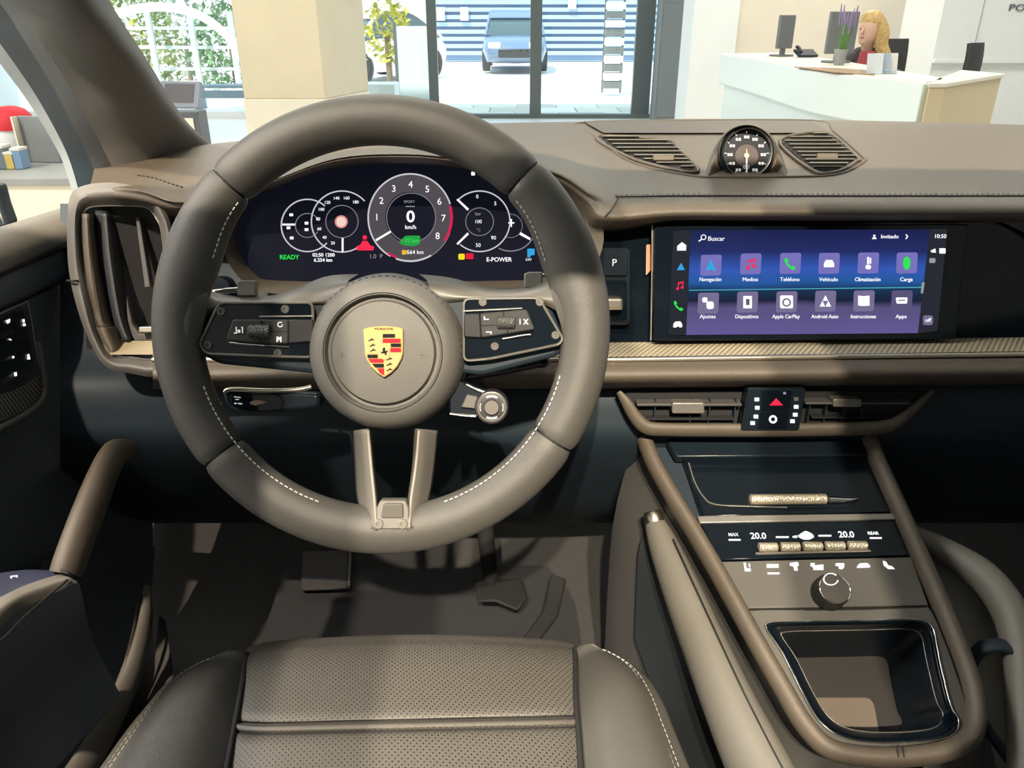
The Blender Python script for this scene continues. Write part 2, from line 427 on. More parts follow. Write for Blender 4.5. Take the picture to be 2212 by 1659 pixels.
# closed body behind the front seats
bdm = mat('body_inner', (.12, .13, .14), .8)
wr = T('wall_cabin', 'dark rear cabin walls of the car', 'wall', (.3, -1.2, .5)); wr['kind'] = 'structure'
box('side', (-.63, -1.05, .86), (.04, 2.1, .74), bdm, wr); box('side', (1.16, -1.2, .86), (.04, 1.7, .74), bdm, wr); box('tail', (.25, -2.05, 1.0), (1.8, .05, 1.1), bdm, wr)
box('firewall_side', (-.66, .95, .75), (.03, 1.3, .58), bdm, wr)
cf = surf('floor_carpet', [[V((x, y, z + (.16 if z < .7 else 0) * math.exp(-((x - .33) / .17) ** 2))) for x in (-.62, -.3, -.1, .1, .22, .33, .44, .56, .8, 1.1)] for (y, z) in ((-.9, .50), (.3, .50), (.85, .52), (1.05, .55), (1.22, .68), (1.42, .95), (1.50, 1.10), (1.50, 1.165))], CARPET, sol=.01, nu=4, nv=4)
struct(cf, 'grey carpeted footwell floor of the car')
bk = T('rear_bench', 'dark rear seat bench behind the driver', 'seat', (.3, -1.0, .5))
slab('seat_back', [V((-.45, -.95, .55)), V((.95, -.95, .55)), V((.95, -1.15, 1.25)), V((-.45, -1.15, 1.25))], (0, -1, .3), .12, LEAD, bk, bev=.03)
slab('cushion', [V((-.45, -.5, .80)), V((.95, -.5, .80)), V((.95, -.95, .76)), V((-.45, -.95, .76))], (0, 0, 1), .2, LEAD, bk, bev=.04)
pd = surf('passenger_door_panel', [[V((1.05 + .02 * (z < 1.1), y, z)) for y in (-.9, -.2, .4, 1.0, 1.35)] for z in (.5, .8, 1.0, 1.18, 1.20)], DOORM, sol=.03)
tag(pd, 'dark trimmed passenger door panel at the far right of the cabin', 'car door')
# ================================================================= dashboard
dash = T('dashboard', 'taupe leather dashboard with stitched pad and perforated metal band', 'dashboard', (.25, 1.1, .75))
ST = [
 [(190,440,.90),(184,426,.87),(182,409,.865),(195,396,.88),(200,380,.95),(208,352,1.10),(212,420,1.15)],
 [(310,452,.90),(300,438,.85),(300,420,.84),(305,402,.85),(330,360,.97),(440,315,1.12),(440,390,1.16)],
 [(415,470,.90),(400,456,.84),(398,441,.83),(405,426,.835),(440,355,.97),(530,304,1.17),(530,380,1.2)],
 [(570,422,.90),(562,407,.82),(564,398,.815),(575,388,.825),(610,330,.96),(640,290,1.22),(640,370,1.25)],
 [(722,370,.90),(720,353,.815),(721,345,.81),(728,337,.82),(745,300,.95),(760,278,1.25),(760,350,1.3)],
 [(880,362,.90),(880,343,.812),(880,335,.808),(882,328,.818),(890,293,.95),(890,272,1.27),(890,350,1.3)],
 [(1018,374,.90),(1025,358,.815),(1026,349,.81),(1028,341,.82),(1035,303,.96),(1030,268,1.29),(1030,340,1.32)],
 [(1165,410,.90),(1180,386,.82),(1185,374,.815),(1190,362,.825),(1170,315,.97),(1130,265,1.30),(1130,340,1.34)],
 [(1240,485,.88),(1262,440,.82),(1272,428,.812),(1285,413,.82),(1262,340,.98),(1220,263,1.31),(1220,340,1.35)],
 [(1290,508,.86),(1303,480,.80),(1315,455,.795),(1330,426,.82),(1335,372,.93),(1320,262,1.32),(1320,340,1.36)],
]
for x in (1450, 1600, 1750, 1950, 2212, 2500):
    k = (x - 1450) / 1050
    ST.append([(x, 483, .85), (x, 470, .80), (x, 447, .795), (x, 424, .82), (x, 389, .90), (x + 20, 257 + 26 * k * k, 1.32 - .16 * k), (x + 20, 340, 1.36 - .16 * k)])
DG = [[U(*ST[c][r]) for c in range(len(ST))] for r in range(7)]
pad = surf('top_pad', DG, LEA, dash, nu=5, nv=6); PT = bvh(pad)
def D(L, h): return [onto(PT, a, b, h) for a, b in L]
def row(r, c0, c1, up=.001): return [U(*ST[c][r]) + V((0, -.0006, up)) for c in range(c0, c1)]
tube('seam', row(3, 9, 16, .0006), .0007, SEAM, dash, n=6)
stitches('stitching', [p + V((0, .006, 0.0005)) for p in row(3, 9, 16)], THREAD, dash)
stitches('stitching', [U(x, y, .87 - .0001 * (x - 300)) + V((0, 0, .0075)) for x, y in ((300, 393), (335, 399), (370, 411), (405, 422))], SEAM, dash, r=.0009)
# corner seam where the hood meets the pad
tube('seam', [U(1306, 466, .795) + V((0, -.004, .0)), U(1322, 448, .792) + V((0, -.004, 0)), U(1336, 428, .815) + V((0, -.002, .002))], .0008, SEAM, dash, n=6)

# hood shroud around the instrument display
CI = [(512,510),(530,455),(575,405),(725,360),(880,347),(1022,362),(1130,395),(1190,450),(1215,520),(1205,570),(1180,600),(1080,606),(870,608),(600,606),(550,590),(522,552)]
CO_ = [(482,500,.835),(515,440,.835),(560,404,.823),(718,352,.817),(880,342,.814),(1026,357,.817),(1180,386,.82),(1264,442,.82),(1304,500,.82),(1285,575,.825),(1225,622,.83),(1090,640,.825),(870,650,.82),(590,634,.82),(530,612,.82),(490,560,.825)]
ring('display_shroud', CL.pts(CI, 0), [U(*q) for q in CO_], LEA, dash, n=4)
# dark face of the lower dashboard
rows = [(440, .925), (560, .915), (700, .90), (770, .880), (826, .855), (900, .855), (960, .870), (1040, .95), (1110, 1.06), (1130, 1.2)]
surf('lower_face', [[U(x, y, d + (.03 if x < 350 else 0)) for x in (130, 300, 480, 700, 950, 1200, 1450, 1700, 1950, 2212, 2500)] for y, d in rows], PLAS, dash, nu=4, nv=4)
# perforated band, bright edge and padded roll, running the width of the dash
XS = [330, 430, 600, 900, 1140, 1320, 1500, 1750, 2000, 2212, 2500]
def by(x): return -12.0 * max(0, (x - 1320)) / 900
surf('metal_band', [[U(x, y + by(x), d) for x in XS] for y, d in ((736, .872), (748, .850), (771, .815))], PERFM, dash, nu=4, nv=3)
tube('bright_edge', [U(x, 777 + by(x), .812) for x in XS], .0030, SILV, dash, n=10)
surf('padded_roll', [[U(x, y + by(x) * .8, d) for x in XS] for y, d in ((781, .815), (790, .798), (808, .790), (826, .797), (838, .83), (840, .87))], LEA, dash, nu=4, nv=4)

# gloss panel around the centre screen
slab('gloss_panel', SC.pts([(1285, 470), (2420, 470), (2420, 742), (1285, 742)], -.022), SC.n, .01, GLOSS, dash, bev=.002)
tube('gloss_edge', SC.pts([(1409, 486), (1408, 610), (1406, 735)], -.006), .0009, DSILV, dash, n=6)
# passenger-side end of the gloss panel
slab('panel_end', SC.pts([(2165, 478), (2300, 478), (2300, 560), (2212, 500)], -.012), SC.n, .006, LEAD, dash, bev=.001)
flat('painted_reflection', SC, rpoly([(1396, 528), (1409, 528), (1407, 582), (1395, 596)], 4), -.016, mat('reflection_orange', (.60, .19, .10), .5), dash, label='orange reflection painted as a flat strip')  # orange reflection beside the screen, painted as a flat strip
# gear selector at the left of the screen
gs = T('gear_selector', 'gloss black gear selector panel with P button left of the touchscreen', 'gear selector', SC.at(1330, 720, -.012))
slab('panel', SC.pts(rrect(1290, 535, 1362, 702, 12), -.008), SC.n, .012, GLOSS2, gs, bev=.0015)
slab('park_button', SC.pts(rrect(1302, 540, 1356, 596, 9), -.005), SC.n, .004, GLOSS2, gs, bev=.001)
text('park_letter', 'P', SC, 1327, 568, 15, EW, gs, h=-.0045)
slab('lever', SC.pts(rrect(1300, 643, 1347, 670, 8), .012), SC.n, .02, SILV, gs, bev=.003, label='brushed metal toggle lever')
slab('lever_slot', SC.pts(rrect(1298, 606, 1354, 694, 9), -.0065), SC.n, .003, GLOSS, gs, bev=.001)

# dash-top insert: speaker mesh, two slatted vents
rim = [(1250,266),(1480,261),(1756,261),(1800,284),(1862,338),(1868,347),(1848,362),(1800,379),(1700,383),(1560,384),(1500,381),(1400,362),(1340,338),(1290,297)]
tube('insert_edge', D(rim, .0004), .0016, LEA, dash, n=8, closed=True)
gm = [[onto(PT, x0 + (x1 - x0) * t / 12, y0, .0026) for t in range(13)] for x0, x1, y0 in ((1304, 1800, 291), (1286, 1778, 281), (1270, 1760, 272), (1262, 1750, 265))]
surf('speaker_mesh', gm, GRILLE, dash, nu=2, nv=3, label='perforated speaker mesh')
VL = [(1292, 297), (1437, 305), (1464, 323), (1508, 374), (1404, 358), (1332, 330)]
VR = [(1684, 306), (1785, 290), (1851, 343), (1849, 351), (1811, 373), (1754, 371)]
SLAT = mat('vent_slat', (.12, .115, .10), .5)
def top_vent(P, tabpx):
    v = slab('air_vent', D(P, .0015), DT.n, .004, SEAM, dash, label='dark air vent with horizontal slats')
    tube('vent_rim', D(P, .0018), .0022, LEA, v, n=8, closed=True, k=5)
    y0 = min(p[1] for p in P); y1 = max(p[1] for p in P); y = y0 + 5
    while y < y1 - 2:
        c = clip_row(P, y)
        if c and c[1] - c[0] > 14:
            a, b = onto(PT, c[0] + 3, y, .0042), onto(PT, c[1] - 3, y, .0042)
            box('slat', (a + b) / 2, ((b - a).length, .0065, .0016), SLAT, v, Matrix.Rotation(radians(-28), 3, 'X'), bev=.0004)
        y += 8.2
    box('vent_tab', onto(PT, *tabpx, .008), (.026, .006, .007), LEA, v, Matrix.Rotation(radians(-20), 3, 'X'), bev=.0012)
top_vent(VL, (1432, 356)); top_vent(VR, (1784, 352))

# clock on the dash top
KP = Pl(U(1613, 331, .930), (0, -cos(radians(14)), sin(radians(14))))
ck = T('dashboard_clock', 'round black dial clock in a taupe hood on top of the dashboard', 'clock', DT.at(1613, 384))
c0 = KP.at(1613, 331, 0); rp = .930 / FX
lathe('bezel', c0, KP.n, [(57 * rp, -.03), (58 * rp, .002), (56 * rp, .0055), (53 * rp, .0055), (51.5 * rp, .001), (51 * rp, -.004)], GLOSS2, ck, caps=False)
lathe('bezel_ring', c0, KP.n, [(52.5 * rp, .0045), (52 * rp, .006), (50.5 * rp, .005), (50.3 * rp, -.003)], DSILV, ck, caps=False)
disc('dial', KP, 1613, 331, 51, -.002, mat('clock_dial', (.012, .014, .022), .35), ck)
disc('inner_dial', KP, 1613, 337, 25, -.0014, mat('clock_inner', (.075, .058, .058), .5), ck)
TW = mat('dial_white', (.85, .85, .82), .5, emit=.25)
for k in range(12):
    an = radians(90 - 30 * k); x, y = 1613 + 36 * cos(an), 334 - 38 * sin(an)
    flats('hour_tick', KP, [[(x - 5.5, y - 3), (x - .8, y - 3), (x - .8, y + 3), (x - 5.5, y + 3)], [(x + .8, y - 3), (x + 5.5, y - 3), (x + 5.5, y + 3), (x + .8, y + 3)]] if k != 6 else [[(x - 1, y - 2), (x + 1, y - 2), (x + 1, y + 4), (x - 1, y + 4)]], -.0008, TW, ck)
    flat('minute_mark', KP, [(1613 + q * cos(an + e), 331 - q * sin(an + e)) for q, e in ((48, -.02), (48, .02), (43, .02), (43, -.02))], -.0008, TW, ck)
flat('hand', KP, [(1611, 336), (1615, 336), (1614.5, 381), (1611.5, 381)], .0004, TW, ck)
flat('hand', KP, [(1611.5, 334), (1614.5, 334), (1614, 322), (1612, 322)], .0008, mat('amber', (.75, .48, .16), .5), ck, label='amber pointer')
disc('hub', KP, 1613, 336, 5.5, .0012, mat('amber_pale', (.85, .66, .38), .5), ck)
text('dial_text', '0.0', KP, 1612, 361, 8, TW, ck, h=-.0007)
# hood of the clock: swept ring falling back into the dash
A, B, Cc = [], [], []
for k in range(17):
    an = radians(-45 + 270 * k / 16); ca, sr = cos(an), sin(an); sa = max(0, sr)
    A.append(KP.at(1613 + 58 * ca, 331 - 58 * sr, .003))
    B.append(KP.at(1613 + 66 * ca, 331 - 64 * sr, -.012))
    Cc.append(onto(PT, 1613 + (67 + 27 * (1 - sa) ** 2) * ca, (331 - 66 * sa + 53 * (1 - sa) ** 3) if sr >= 0 else 385, -.003))
ring('hood', A, Cc, LEA, ck, n=3, mid=B, closed=False)

# centre air vent with hazard button panel
cv = T('center_air_vent', 'wide center air vent with taupe lower frame below the metal band', 'air vent', VC.at(1670, 936))
slab('cavity', VC.pts([(1352, 850), (2006, 846), (1940, 930), (1400, 934)], -.004), VC.n, .004, SEAM, cv)
fr = [(1336, 846, .0), (1352, 868, .002), (1372, 900, .004), (1396, 923, .006), (1440, 928, .007), (1560, 929, .007), (1700, 929, .007), (1850, 926, .007), (1915, 921, .006), (1950, 902, .004), (1985, 872, .002), (2016, 843, 0)]
tube('lower_frame', [VC.at(x, y, h) for x, y, h in fr], [.002, .004, .0055, .0058, .0055, .0055, .0055, .0055, .0058, .0055, .004, .002], LEA, cv, n=12, rv=[.003, .006, .0075, .0085, .0085, .0085, .0085, .0085, .0085, .0075, .006, .003])
for nm, x0, y0, x1, y1 in (('blade', 1374, 871, 1600, 869), ('blade', 1736, 868, 1962, 865)):
    a, b = VC.at(x0, y0, .004), VC.at(x1, y1, .004)
    box(nm, (a + b) / 2, ((b - a).length, .012, .0028), LEAD, cv, bev=.0008)
    a, b = VC.at(x0 + 14, y0 + 32, .000), VC.at(x1 - 14, y1 + 32, .000)
    box(nm, (a + b) / 2, ((b - a).length, .010, .0016), SEAM, cv, bev=.0005)
for x0, y0, x1, y1 in ((1452, 870, 1522, 894), (1800, 862, 1862, 880)):
    slab('vent_tab', VC.pts(rrect(x0, y0, x1, y1, 5), .014), VC.n, .014, DSILV, cv, bev=.0012)
for x in (1413, 1490, 1530, 1585, 1744, 1780, 1820, 1858):
    a = VC.at(x, 890, .0005); box('vane', a, (.0012, .008, .030), PLAS, cv)
# hazard panel
hp = T('hazard_panel', 'gloss black hazard light panel with red triangle in the center vent', 'button panel', VC.at(1668, 932, .008))
slab('panel', VC.pts(rpoly([(1616, 838), (1742, 840), (1726, 931), (1600, 931)], 6), .014), VC.n, .014, GLOSS2, hp, bev=.0012)
slab('button', VC.pts(rpoly([(1648, 844), (1712, 844), (1706, 888), (1643, 888)], 4), .0155), VC.n, .002, GLOSS, hp, bev=.0006)
slab('button', VC.pts(rpoly([(1643, 891), (1706, 891), (1700, 926), (1638, 926)], 4), .0155), VC.n, .002, GLOSS, hp, bev=.0006)
flats('hazard_triangle', VC, [[(1677, 860), (1692, 876), (1662, 876)]], .0162, ERED, hp)
arc('lock_icon', VC, 1670, 906, 9, 0, 360, 4.5, .0162, EW, hp, n=20)
flat('indicator', VC, rrect(1692, 847, 1698, 852, 1), .0162, EWD, hp)
for L in ((1635, 863), (1636, 881), (1633, 900), (1626, 914), (1720, 862), (1720, 879), (1718, 896), (1712, 910)):
    flat('lamp', VC, rrect(L[0] - 5, L[1] - 4, L[0] + 5, L[1] + 4, 1), .0148, EW if L != (1720, 862) else mat('lamp_off', (.12, .11, .11), .5), hp)

# left air vent tower
lv = T('side_air_vent', 'tall side air vent with taupe blade beside the driver door', 'air vent', U(250, 810, .86))
VO = [(145,480,.87),(150,430,.87),(166,407,.865),(205,396,.86),(260,396,.855),(322,412,.85),(352,445,.845),(372,500,.845),(380,600,.845),(380,700,.845),(350,806,.835),(280,806,.835),(226,790,.84),(190,730,.85),(162,650,.86),(147,570,.87)]
VI = [(178,505,.875),(180,468,.875),(190,450,.872),(220,445,.87),(290,445,.865),(320,450,.862),(338,472,.86),(350,505,.86),(358,600,.86),(358,700,.86),(340,772,.85),(285,772,.85),(240,766,.855),(212,715,.862),(196,640,.868),(184,575,.873)]
VM = [((a[0]+b[0])/2,(a[1]+b[1])/2,(a[2]+b[2])/2-.012) for a,b in zip(VO,VI)]
ring('frame', [U(*q) for q in VO], [U(*q) for q in VI], mat('vent_frame_leather', (.105, .10, .092), .5, bump=.2, bscale=1500), lv, n=4, mid=[U(*q) for q in VM])
tube('bright_edge', [U(a, b, c - .002) for a, b, c in VI], .0011, DSILV, lv, n=6, closed=True, k=4)
VB = Pl(U(270, 600, .905), (.15, -1, .2))
slab('cavity', VB.pts([(165, 440), (372, 440), (372, 790), (190, 790)]), VB.n, .01, SEAM, lv)
surf('blade', [[U(x, y, d) for x, d in ((a, .866), ((a + b) / 2, .862), (b, .888))] for a, b, y in ((178, 204, 462), (181, 210, 540), (189, 222, 620), (199, 238, 690), (205, 248, 706))], LEA, lv, sol=.002)
surf('blade_foot', [[U(x, y, d) for x, d in ((a, .858), ((a + b) / 2, .856), (b, .88))] for a, b, y in ((205, 249, 707), (212, 258, 730), (226, 264, 752), (232, 262, 764))], LEA, lv, sol=.002)
surf('shelf', [[U(x, y, d) for x in (238, 300, 372)] for y, d in ((736, .885), (752, .868), (766, .846))], mat('vent_shelf_metal', (.62, .52, .36), .42, metal=.4), lv)
surf('vane', [[U(x, y, d) for x, d in ((a, .885), ((a + b) / 2, .878), (b, .90))] for a, b, y in ((207, 250, 455), (214, 262, 560), (240, 275, 680), (262, 290, 735))], PLAS2, lv, sol=.002)
slab('louver', [U(292, 470, .885), U(300, 468, .885), U(325, 620, .885), U(312, 622, .885)], (0, -1, .2), .01, LEAD, lv, bev=.001)
slab('louver', [U(272, 640, .89), U(285, 700, .89), U(300, 720, .89), U(372, 722, .89), U(372, 738, .89), U(290, 738, .89), U(272, 715, .89)], (0, -1, .2), .01, LEAD, lv, bev=.002)
slab('vent_tab', [U(300, 706, .878), U(372, 704, .878), U(372, 717, .878), U(298, 718, .878)], (0, -1, .2), .008, SILV, lv, bev=.001)
tube('frame_seam', [U(145, 606, .862), U(160, 607, .852), U(180, 606, .866)], .0012, SEAM, lv, n=6)
# light switch dial half hidden behind the wheel
sd = lathe('light_switch_dial', U(480, 622, .89), (0, -1, .25), [(.013, -.01), (.0135, .004), (.012, .008), (.010, .0085), (0, .0075)], GLOSS2, None)
tag(sd, 'small black rotary light switch left of the instrument display', 'switch')
# ================================================================= instrument display
ic = T('instrument_cluster', 'curved digital instrument display with five glowing round gauges', 'display', CL.at(868, 606))
slab('display_glass', CL.pts(crom([V(p) for p in CI], 4, True) and [(p.x, p.y) for p in crom([V(p) for p in CI], 4, True)], .0005), CL.n, .008, mat('display_black', (.007, .008, .016), .16, emit=.5, spec=.08), ic)
H = .0016
RIM = emat('gauge_rim', (.80, .78, .84), .75); RIM2 = emat('gauge_rim_dim', (.36, .35, .42), .6); FACE = emat('gauge_face', (.085, .075, .085), 1.0)
def gauge(nm, label=None): 
    o = disc(nm, CL, *label, ic) ; return o
# left pair
arc('gauge_ring', CL, 664, 487, 58, 48, 318, 3, H, RIM, ic); arc('inner_ring', CL, 664, 487, 27, 20, 330, 2, H, RIM2, ic)
flat('needle', CL, [(610, 483), (638, 483), (638, 487), (610, 487)], H, EW, ic)
for x, y in ((629, 464), (623, 492), (630, 514), (662, 482), (662, 496)): flat('digit_mark', CL, rrect(x - 4, y - 3, x + 4, y + 3, 1), H, EW, ic)
arc('gauge_ring', CL, 738.5, 478.5, 67.5, 42, 300, 3, H, RIM, ic); arc('inner_ring', CL, 738.5, 478.5, 36, 0, 360, 2, H, RIM2, ic)
disc('limit_sign', CL, 737, 479, 14, H, emat('sign_pale', (.95, .70, .62), .95), ic); arc('limit_sign_ring', CL, 737, 479, 14, 0, 360, 3.4, H + .0005, emat('sign_red', (.9, .35, .32), .8), ic)
flat('needle', CL, [(738, 514), (742, 514), (742, 546), (738, 546)], H, EW, ic)
for k, s in enumerate(('20', '40', '60', '80', '100', '120', '140', '160', '180')):
    an = radians(-112 - 24.5 * k + (0 if k < 5 else 2)); text('speed_number', s, CL, 738 + 51 * cos(an), 478 - 51 * sin(an), 6.5, EW, ic, h=H)
# centre rev counter
o_, q_ = arcpts(886, 470, 92, 0, 360, 38, 60, 1.03)
arc('dial_face', CL, 886, 470, 91, 0, 360, 37, H - .0006, FACE, ic, n=60, sy=1.03)
arc('gauge_ring', CL, 886, 470, 92.5, 18, 242, 3.4, H, RIM, ic, sy=1.04); arc('gauge_ring', CL, 886, 470, 92.5, 300, 340, 2, H, RIM2, ic, sy=1.04)
arc('gauge_ring', CL, 886, 470, 92.5, 250, 300, 4, H, RIM, ic, sy=1.04)
arc('inner_ring', CL, 888, 470, 54, 0, 360, 2, H, RIM2, ic)
arc('red_zone', CL, 886, 470, 92.5, -34, 16, 6, H + .0004, emat('red_zone', (.75, .02, .10), .9), ic); arc('red_zone', CL, 886, 470, 93, 238, 251, 5, H + .0004, emat('red_zone', (.75, .02, .10), .9), ic)
for k in range(1, 9):
    an = radians(210 - 30.2 * k + (-3 if k == 8 else 0)); text('rev_number', str(k), CL, 886 + 72 * cos(an), 470 - 71 * sin(an), 14, EW, ic, h=H)
flat('needle', CL, [(811, 517), (843, 498), (845, 502), (813, 521)], H + .0004, EW, ic)
text('speed_digit', '0', CL, 887, 469, 24, EW, ic, h=H, sx=1.1, bold=.02); text('speed_unit', 'km/h', CL, 887, 491, 8.5, EW, ic, h=H, bold=.01)
text('gear_text', 'SPORT', CL, 884, 436, 5.5, EWD, ic, h=H); flat('divider', CL, rrect(876, 445, 896, 447, .5), H, EWD, ic)
flat('range_badge', CL, rpoly([(868, 516), (876, 509), (908, 509), (908, 526), (896, 532), (872, 530), (861, 524)], 4), H, emat('green_badge', (.02, .42, .06), .9), ic); text('range_text', '77 km', CL, 889, 520, 8, EGRN, ic, h=H + .0006)
flat('fuel_icon', CL, rpoly([(868, 540), (876, 540), (881, 545), (876, 550), (868, 550)], 2), H, EORA, ic); text('fuel_text', '564 km', CL, 897, 545, 8.5, EW, ic, h=H)
# seat-belt warning
disc('belt_warning', CL, 788, 513, 5, H, ERED, ic, n=16); flat('belt_warning', CL, rpoly([(783, 520), (793, 520), (800, 530), (808, 532), (807, 541), (770, 541), (769, 532), (778, 529)], 2), H, ERED, ic)
# right pair
arc('gauge_ring', CL, 1036, 478, 67, -130, 135, 3, H, RIM, ic); arc('inner_ring', CL, 1036, 479, 31, 0, 360, 2, H, RIM2, ic)
for L in ([(986, 432), (989, 429), (1013, 451), (1010, 455)], [(986, 526), (989, 529), (1013, 506), (1010, 502)], [(1124, 501), (1146, 514), (1145, 519), (1122, 507)]): flat('needle', CL, L, H, EW, ic)
for x, y, s in ((1031, 425, '0'), (1070, 440, '5'), (1066, 514, '90'), (1033, 530, '50')): text('gauge_number', s, CL, x, y, 8, EW, ic, h=H)
text('gauge_unit', 'bar', CL, 1033, 462, 7, EWD, ic, h=H); text('gauge_value', '100', CL, 1033, 479, 7.5, EW, ic, h=H); text('gauge_unit', '°C', CL, 1034, 497, 6, EWD, ic, h=H)
arc('gauge_ring', CL, 1103, 488, 56, -118, -30, 3, H, RIM2, ic); arc('inner_ring', CL, 1103, 488, 26, -120, 100, 1.5, H, RIM2, ic)
flats('gauge_icon', CL, [[(1103, 473), (1106, 473), (1106, 490), (1103, 490)], [(1098, 480), (1111, 480), (1111, 483), (1098, 483)]], H, EW, ic)
# bottom row of read-outs
text('ready_text', 'READY', CL, 625, 556, 9.5, EGRN, ic, h=H, bold=.02); text('trip_text', '02:50 1200', CL, 699, 551, 7.5, EW, ic, h=H, bold=.015); text('trip_text', '6.254 km', CL, 698, 562, 7.5, EW, ic, h=H, bold=.015)
text('readout', '1.0  P', CL, 812, 554, 9, EWD, ic, h=H)
flat('warning_lamp', CL, rrect(990, 548, 1004, 561, 3), H, EYEL, ic); flat('warning_lamp', CL, rrect(1006, 547, 1023, 560, 3), H, emat('lamp_red', (.85, .02, .07), .9), ic)
text('power_text', 'E-POWER', CL, 1078, 561, 9, EW, ic, h=H, bold=.015)
flat('parking_lamp', CL, rpoly([(1139, 537), (1155, 537), (1155, 551), (1146, 552), (1146, 556), (1139, 556)], 2), H, EBLU, ic); text('power_text', 'kW', CL, 1142, 561, 6, EW, ic, h=H)
flat('light_sensor', CL, rrect(1018, 371, 1026, 379, 1), H, EW, ic)

# ================================================================= centre touchscreen
ts = T('touchscreen', 'wide center touchscreen showing two rows of app icons on blue wallpaper', 'screen', SC.at(1740, 736))
slab('bezel', SC.pts(rpoly([(1413, 488), (2092, 484), (2064, 733), (1412, 736)], 8), 0), SC.n, .014, GLOSS, ts, bev=.0012)
m, N, L, b = _nodes('wallpaper')
tcn = N.new('ShaderNodeTexCoord'); sp = N.new('ShaderNodeSeparateXYZ'); cr_ = N.new('ShaderNodeValToRGB'); ns = N.new('ShaderNodeTexNoise'); ns.inputs['Scale'].default_value = 3
ad = N.new('ShaderNodeMath'); ad.operation = 'MULTIPLY_ADD'; ad.inputs[1].default_value = .10; sb = N.new('ShaderNodeMath'); sb.operation = 'SUBTRACT'; sb.inputs[1].default_value = .05
L.new(tcn.outputs['Generated'], sp.inputs[0]); L.new(tcn.outputs['Generated'], ns.inputs['Vector']); L.new(ns.outputs['Fac'], ad.inputs[0]); L.new(sp.outputs['Z'], ad.inputs[2]); L.new(ad.outputs[0], sb.inputs[0]); L.new(sb.outputs[0], cr_.inputs[0])
E = cr_.color_ramp.elements; E[0].position = 0; E[0].color = (.125, .10, .30, 1); E[1].position = 1; E[1].color = (.012, .016, .075, 1)
for p, c in ((.26, (.10, .085, .21)), (.33, (.012, .016, .04)), (.43, (.010, .035, .085)), (.50, (.02, .10, .34)), (.62, (.035, .10, .46)), (.80, (.018, .028, .13))):
    e = E.new(p); e.color = (*c, 1)
L.new(cr_.outputs['Color'], b.inputs['Emission Color']); b.inputs['Emission Strength'].default_value = 1.0; b.inputs['Base Color'].default_value = (0, 0, 0, 1); b.inputs['Roughness'].default_value = .3; b.inputs['Specular IOR Level'].default_value = .04
def z6(x, y): return (1420 + x / 3.456, 480 + y / 3.456)
flat('wallpaper', SC, [z6(250, 60), z6(2035, 52), z6(1945, 828), z6(215, 842)], .0016, m, ts)
flat('side_bar', SC, [z6(120, 66), z6(248, 60), z6(213, 842), z6(80, 846)], .0016, emat('bar_dark', (.022, .024, .034), 1), ts)
flat('side_bar', SC, [z6(2037, 52), z6(2165, 50), z6(2090, 812), z6(1947, 828)], .0016, emat('bar_dark', (.022, .024, .034), 1), ts)
flat('horizon_line', SC, [z6(235, 505), z6(1985, 482), z6(1985, 490), z6(235, 512)], .0022, emat('cyan_line', (.10, .48, .62), .8), ts)
H = .0022
T1 = emat('tile_lavender', (.20, .18, .52), .95); T2 = emat('tile_grey', (.21, .18, .33), .9); T3 = emat('tile_dim', (.12, .10, .22), .9)
r1 = [(400, 322), (697, 312), (993, 308), (1282, 308), (1575, 305), (1863, 305)]; r2 = [(380, 605), (672, 597), (965, 595), (1255, 590), (1542, 588), (1825, 588)]
n1 = ['Navegación', 'Medios', 'Teléfono', 'Vehículo', 'Climatización', 'Carga']; n2 = ['Ajustes', 'Dispositivos', 'Apple CarPlay', 'Android Auto', 'Instrucciones', 'Apps']
def sh(c, P): return [z6(c[0] + x, c[1] + y) for x, y in P]
ICON = {
 0: (EBLU, [[(0, -45), (38, 35), (22, 42), (0, 28), (-22, 42), (-38, 35)]]),
 1: (ERED, [[(-18, -30), (34, -42), (34, -26), (-18, -14)], [(-18, -30), (-9, -30), (-9, 32), (-18, 32)], [(25, -42), (34, -42), (34, 18), (25, 18)], rpoly([(-34, 16), (-9, 16), (-9, 40), (-34, 40)], 9), rpoly([(9, 4), (34, 4), (34, 28), (9, 28)], 9)]),
 2: (EGRN, [[(-42, -36), (-26, -42), (-14, -18), (-24, -8), (8, 26), (18, 16), (40, 30), (34, 44), (16, 48), (-22, 18), (-42, -14)]]),
 3: (EW, [rpoly([(-34, -6), (-24, -26), (24, -26), (34, -6), (38, 4), (38, 28), (-38, 28), (-38, 4)], 6)]),
 4: (EW, [rpoly([(-8, -46), (8, -46), (8, 10), (-8, 10)], 7), [(14, -38), (22, -38), (22, 4), (14, 4)], rpoly([(-20, 14), (20, 14), (20, 46), (-20, 46)], 14)]),
 5: (EGRN, [rpoly([(-16, -44), (12, -48), (26, -20), (26, 20), (10, 50), (-12, 48), (-26, 18), (-26, -20)], 12)]),
 6: (EW, [rpoly([(-46, -42), (-8, -46), (-4, -8), (-42, -4)], 14), rpoly([(-16, -12), (40, -14), (44, 40), (-10, 46)], 20)]),
 7: (EW, [[(-30, -46), (34, -46), (34, 46), (-30, 46)]]),
 8: (EW, [rrect(-48, -48, 48, 48, 12)]),
 9: (EW, [[(0, -44), (20, -4), (-20, -4)], [(-22, -2), (-2, 40), (-42, 40)], [(22, -2), (42, 40), (2, 40)]]),
 10: (EW, [[(-42, -40), (-2, -36), (-2, 38), (-42, 34)], [(2, -36), (42, -40), (42, 34), (2, 38)]]),
 11: (EW, [rpoly([(-44, -26), (44, -26), (38, 20), (-38, 20)], 8)]),
}
TD = emat('icon_dark', (.16, .14, .22), .8)
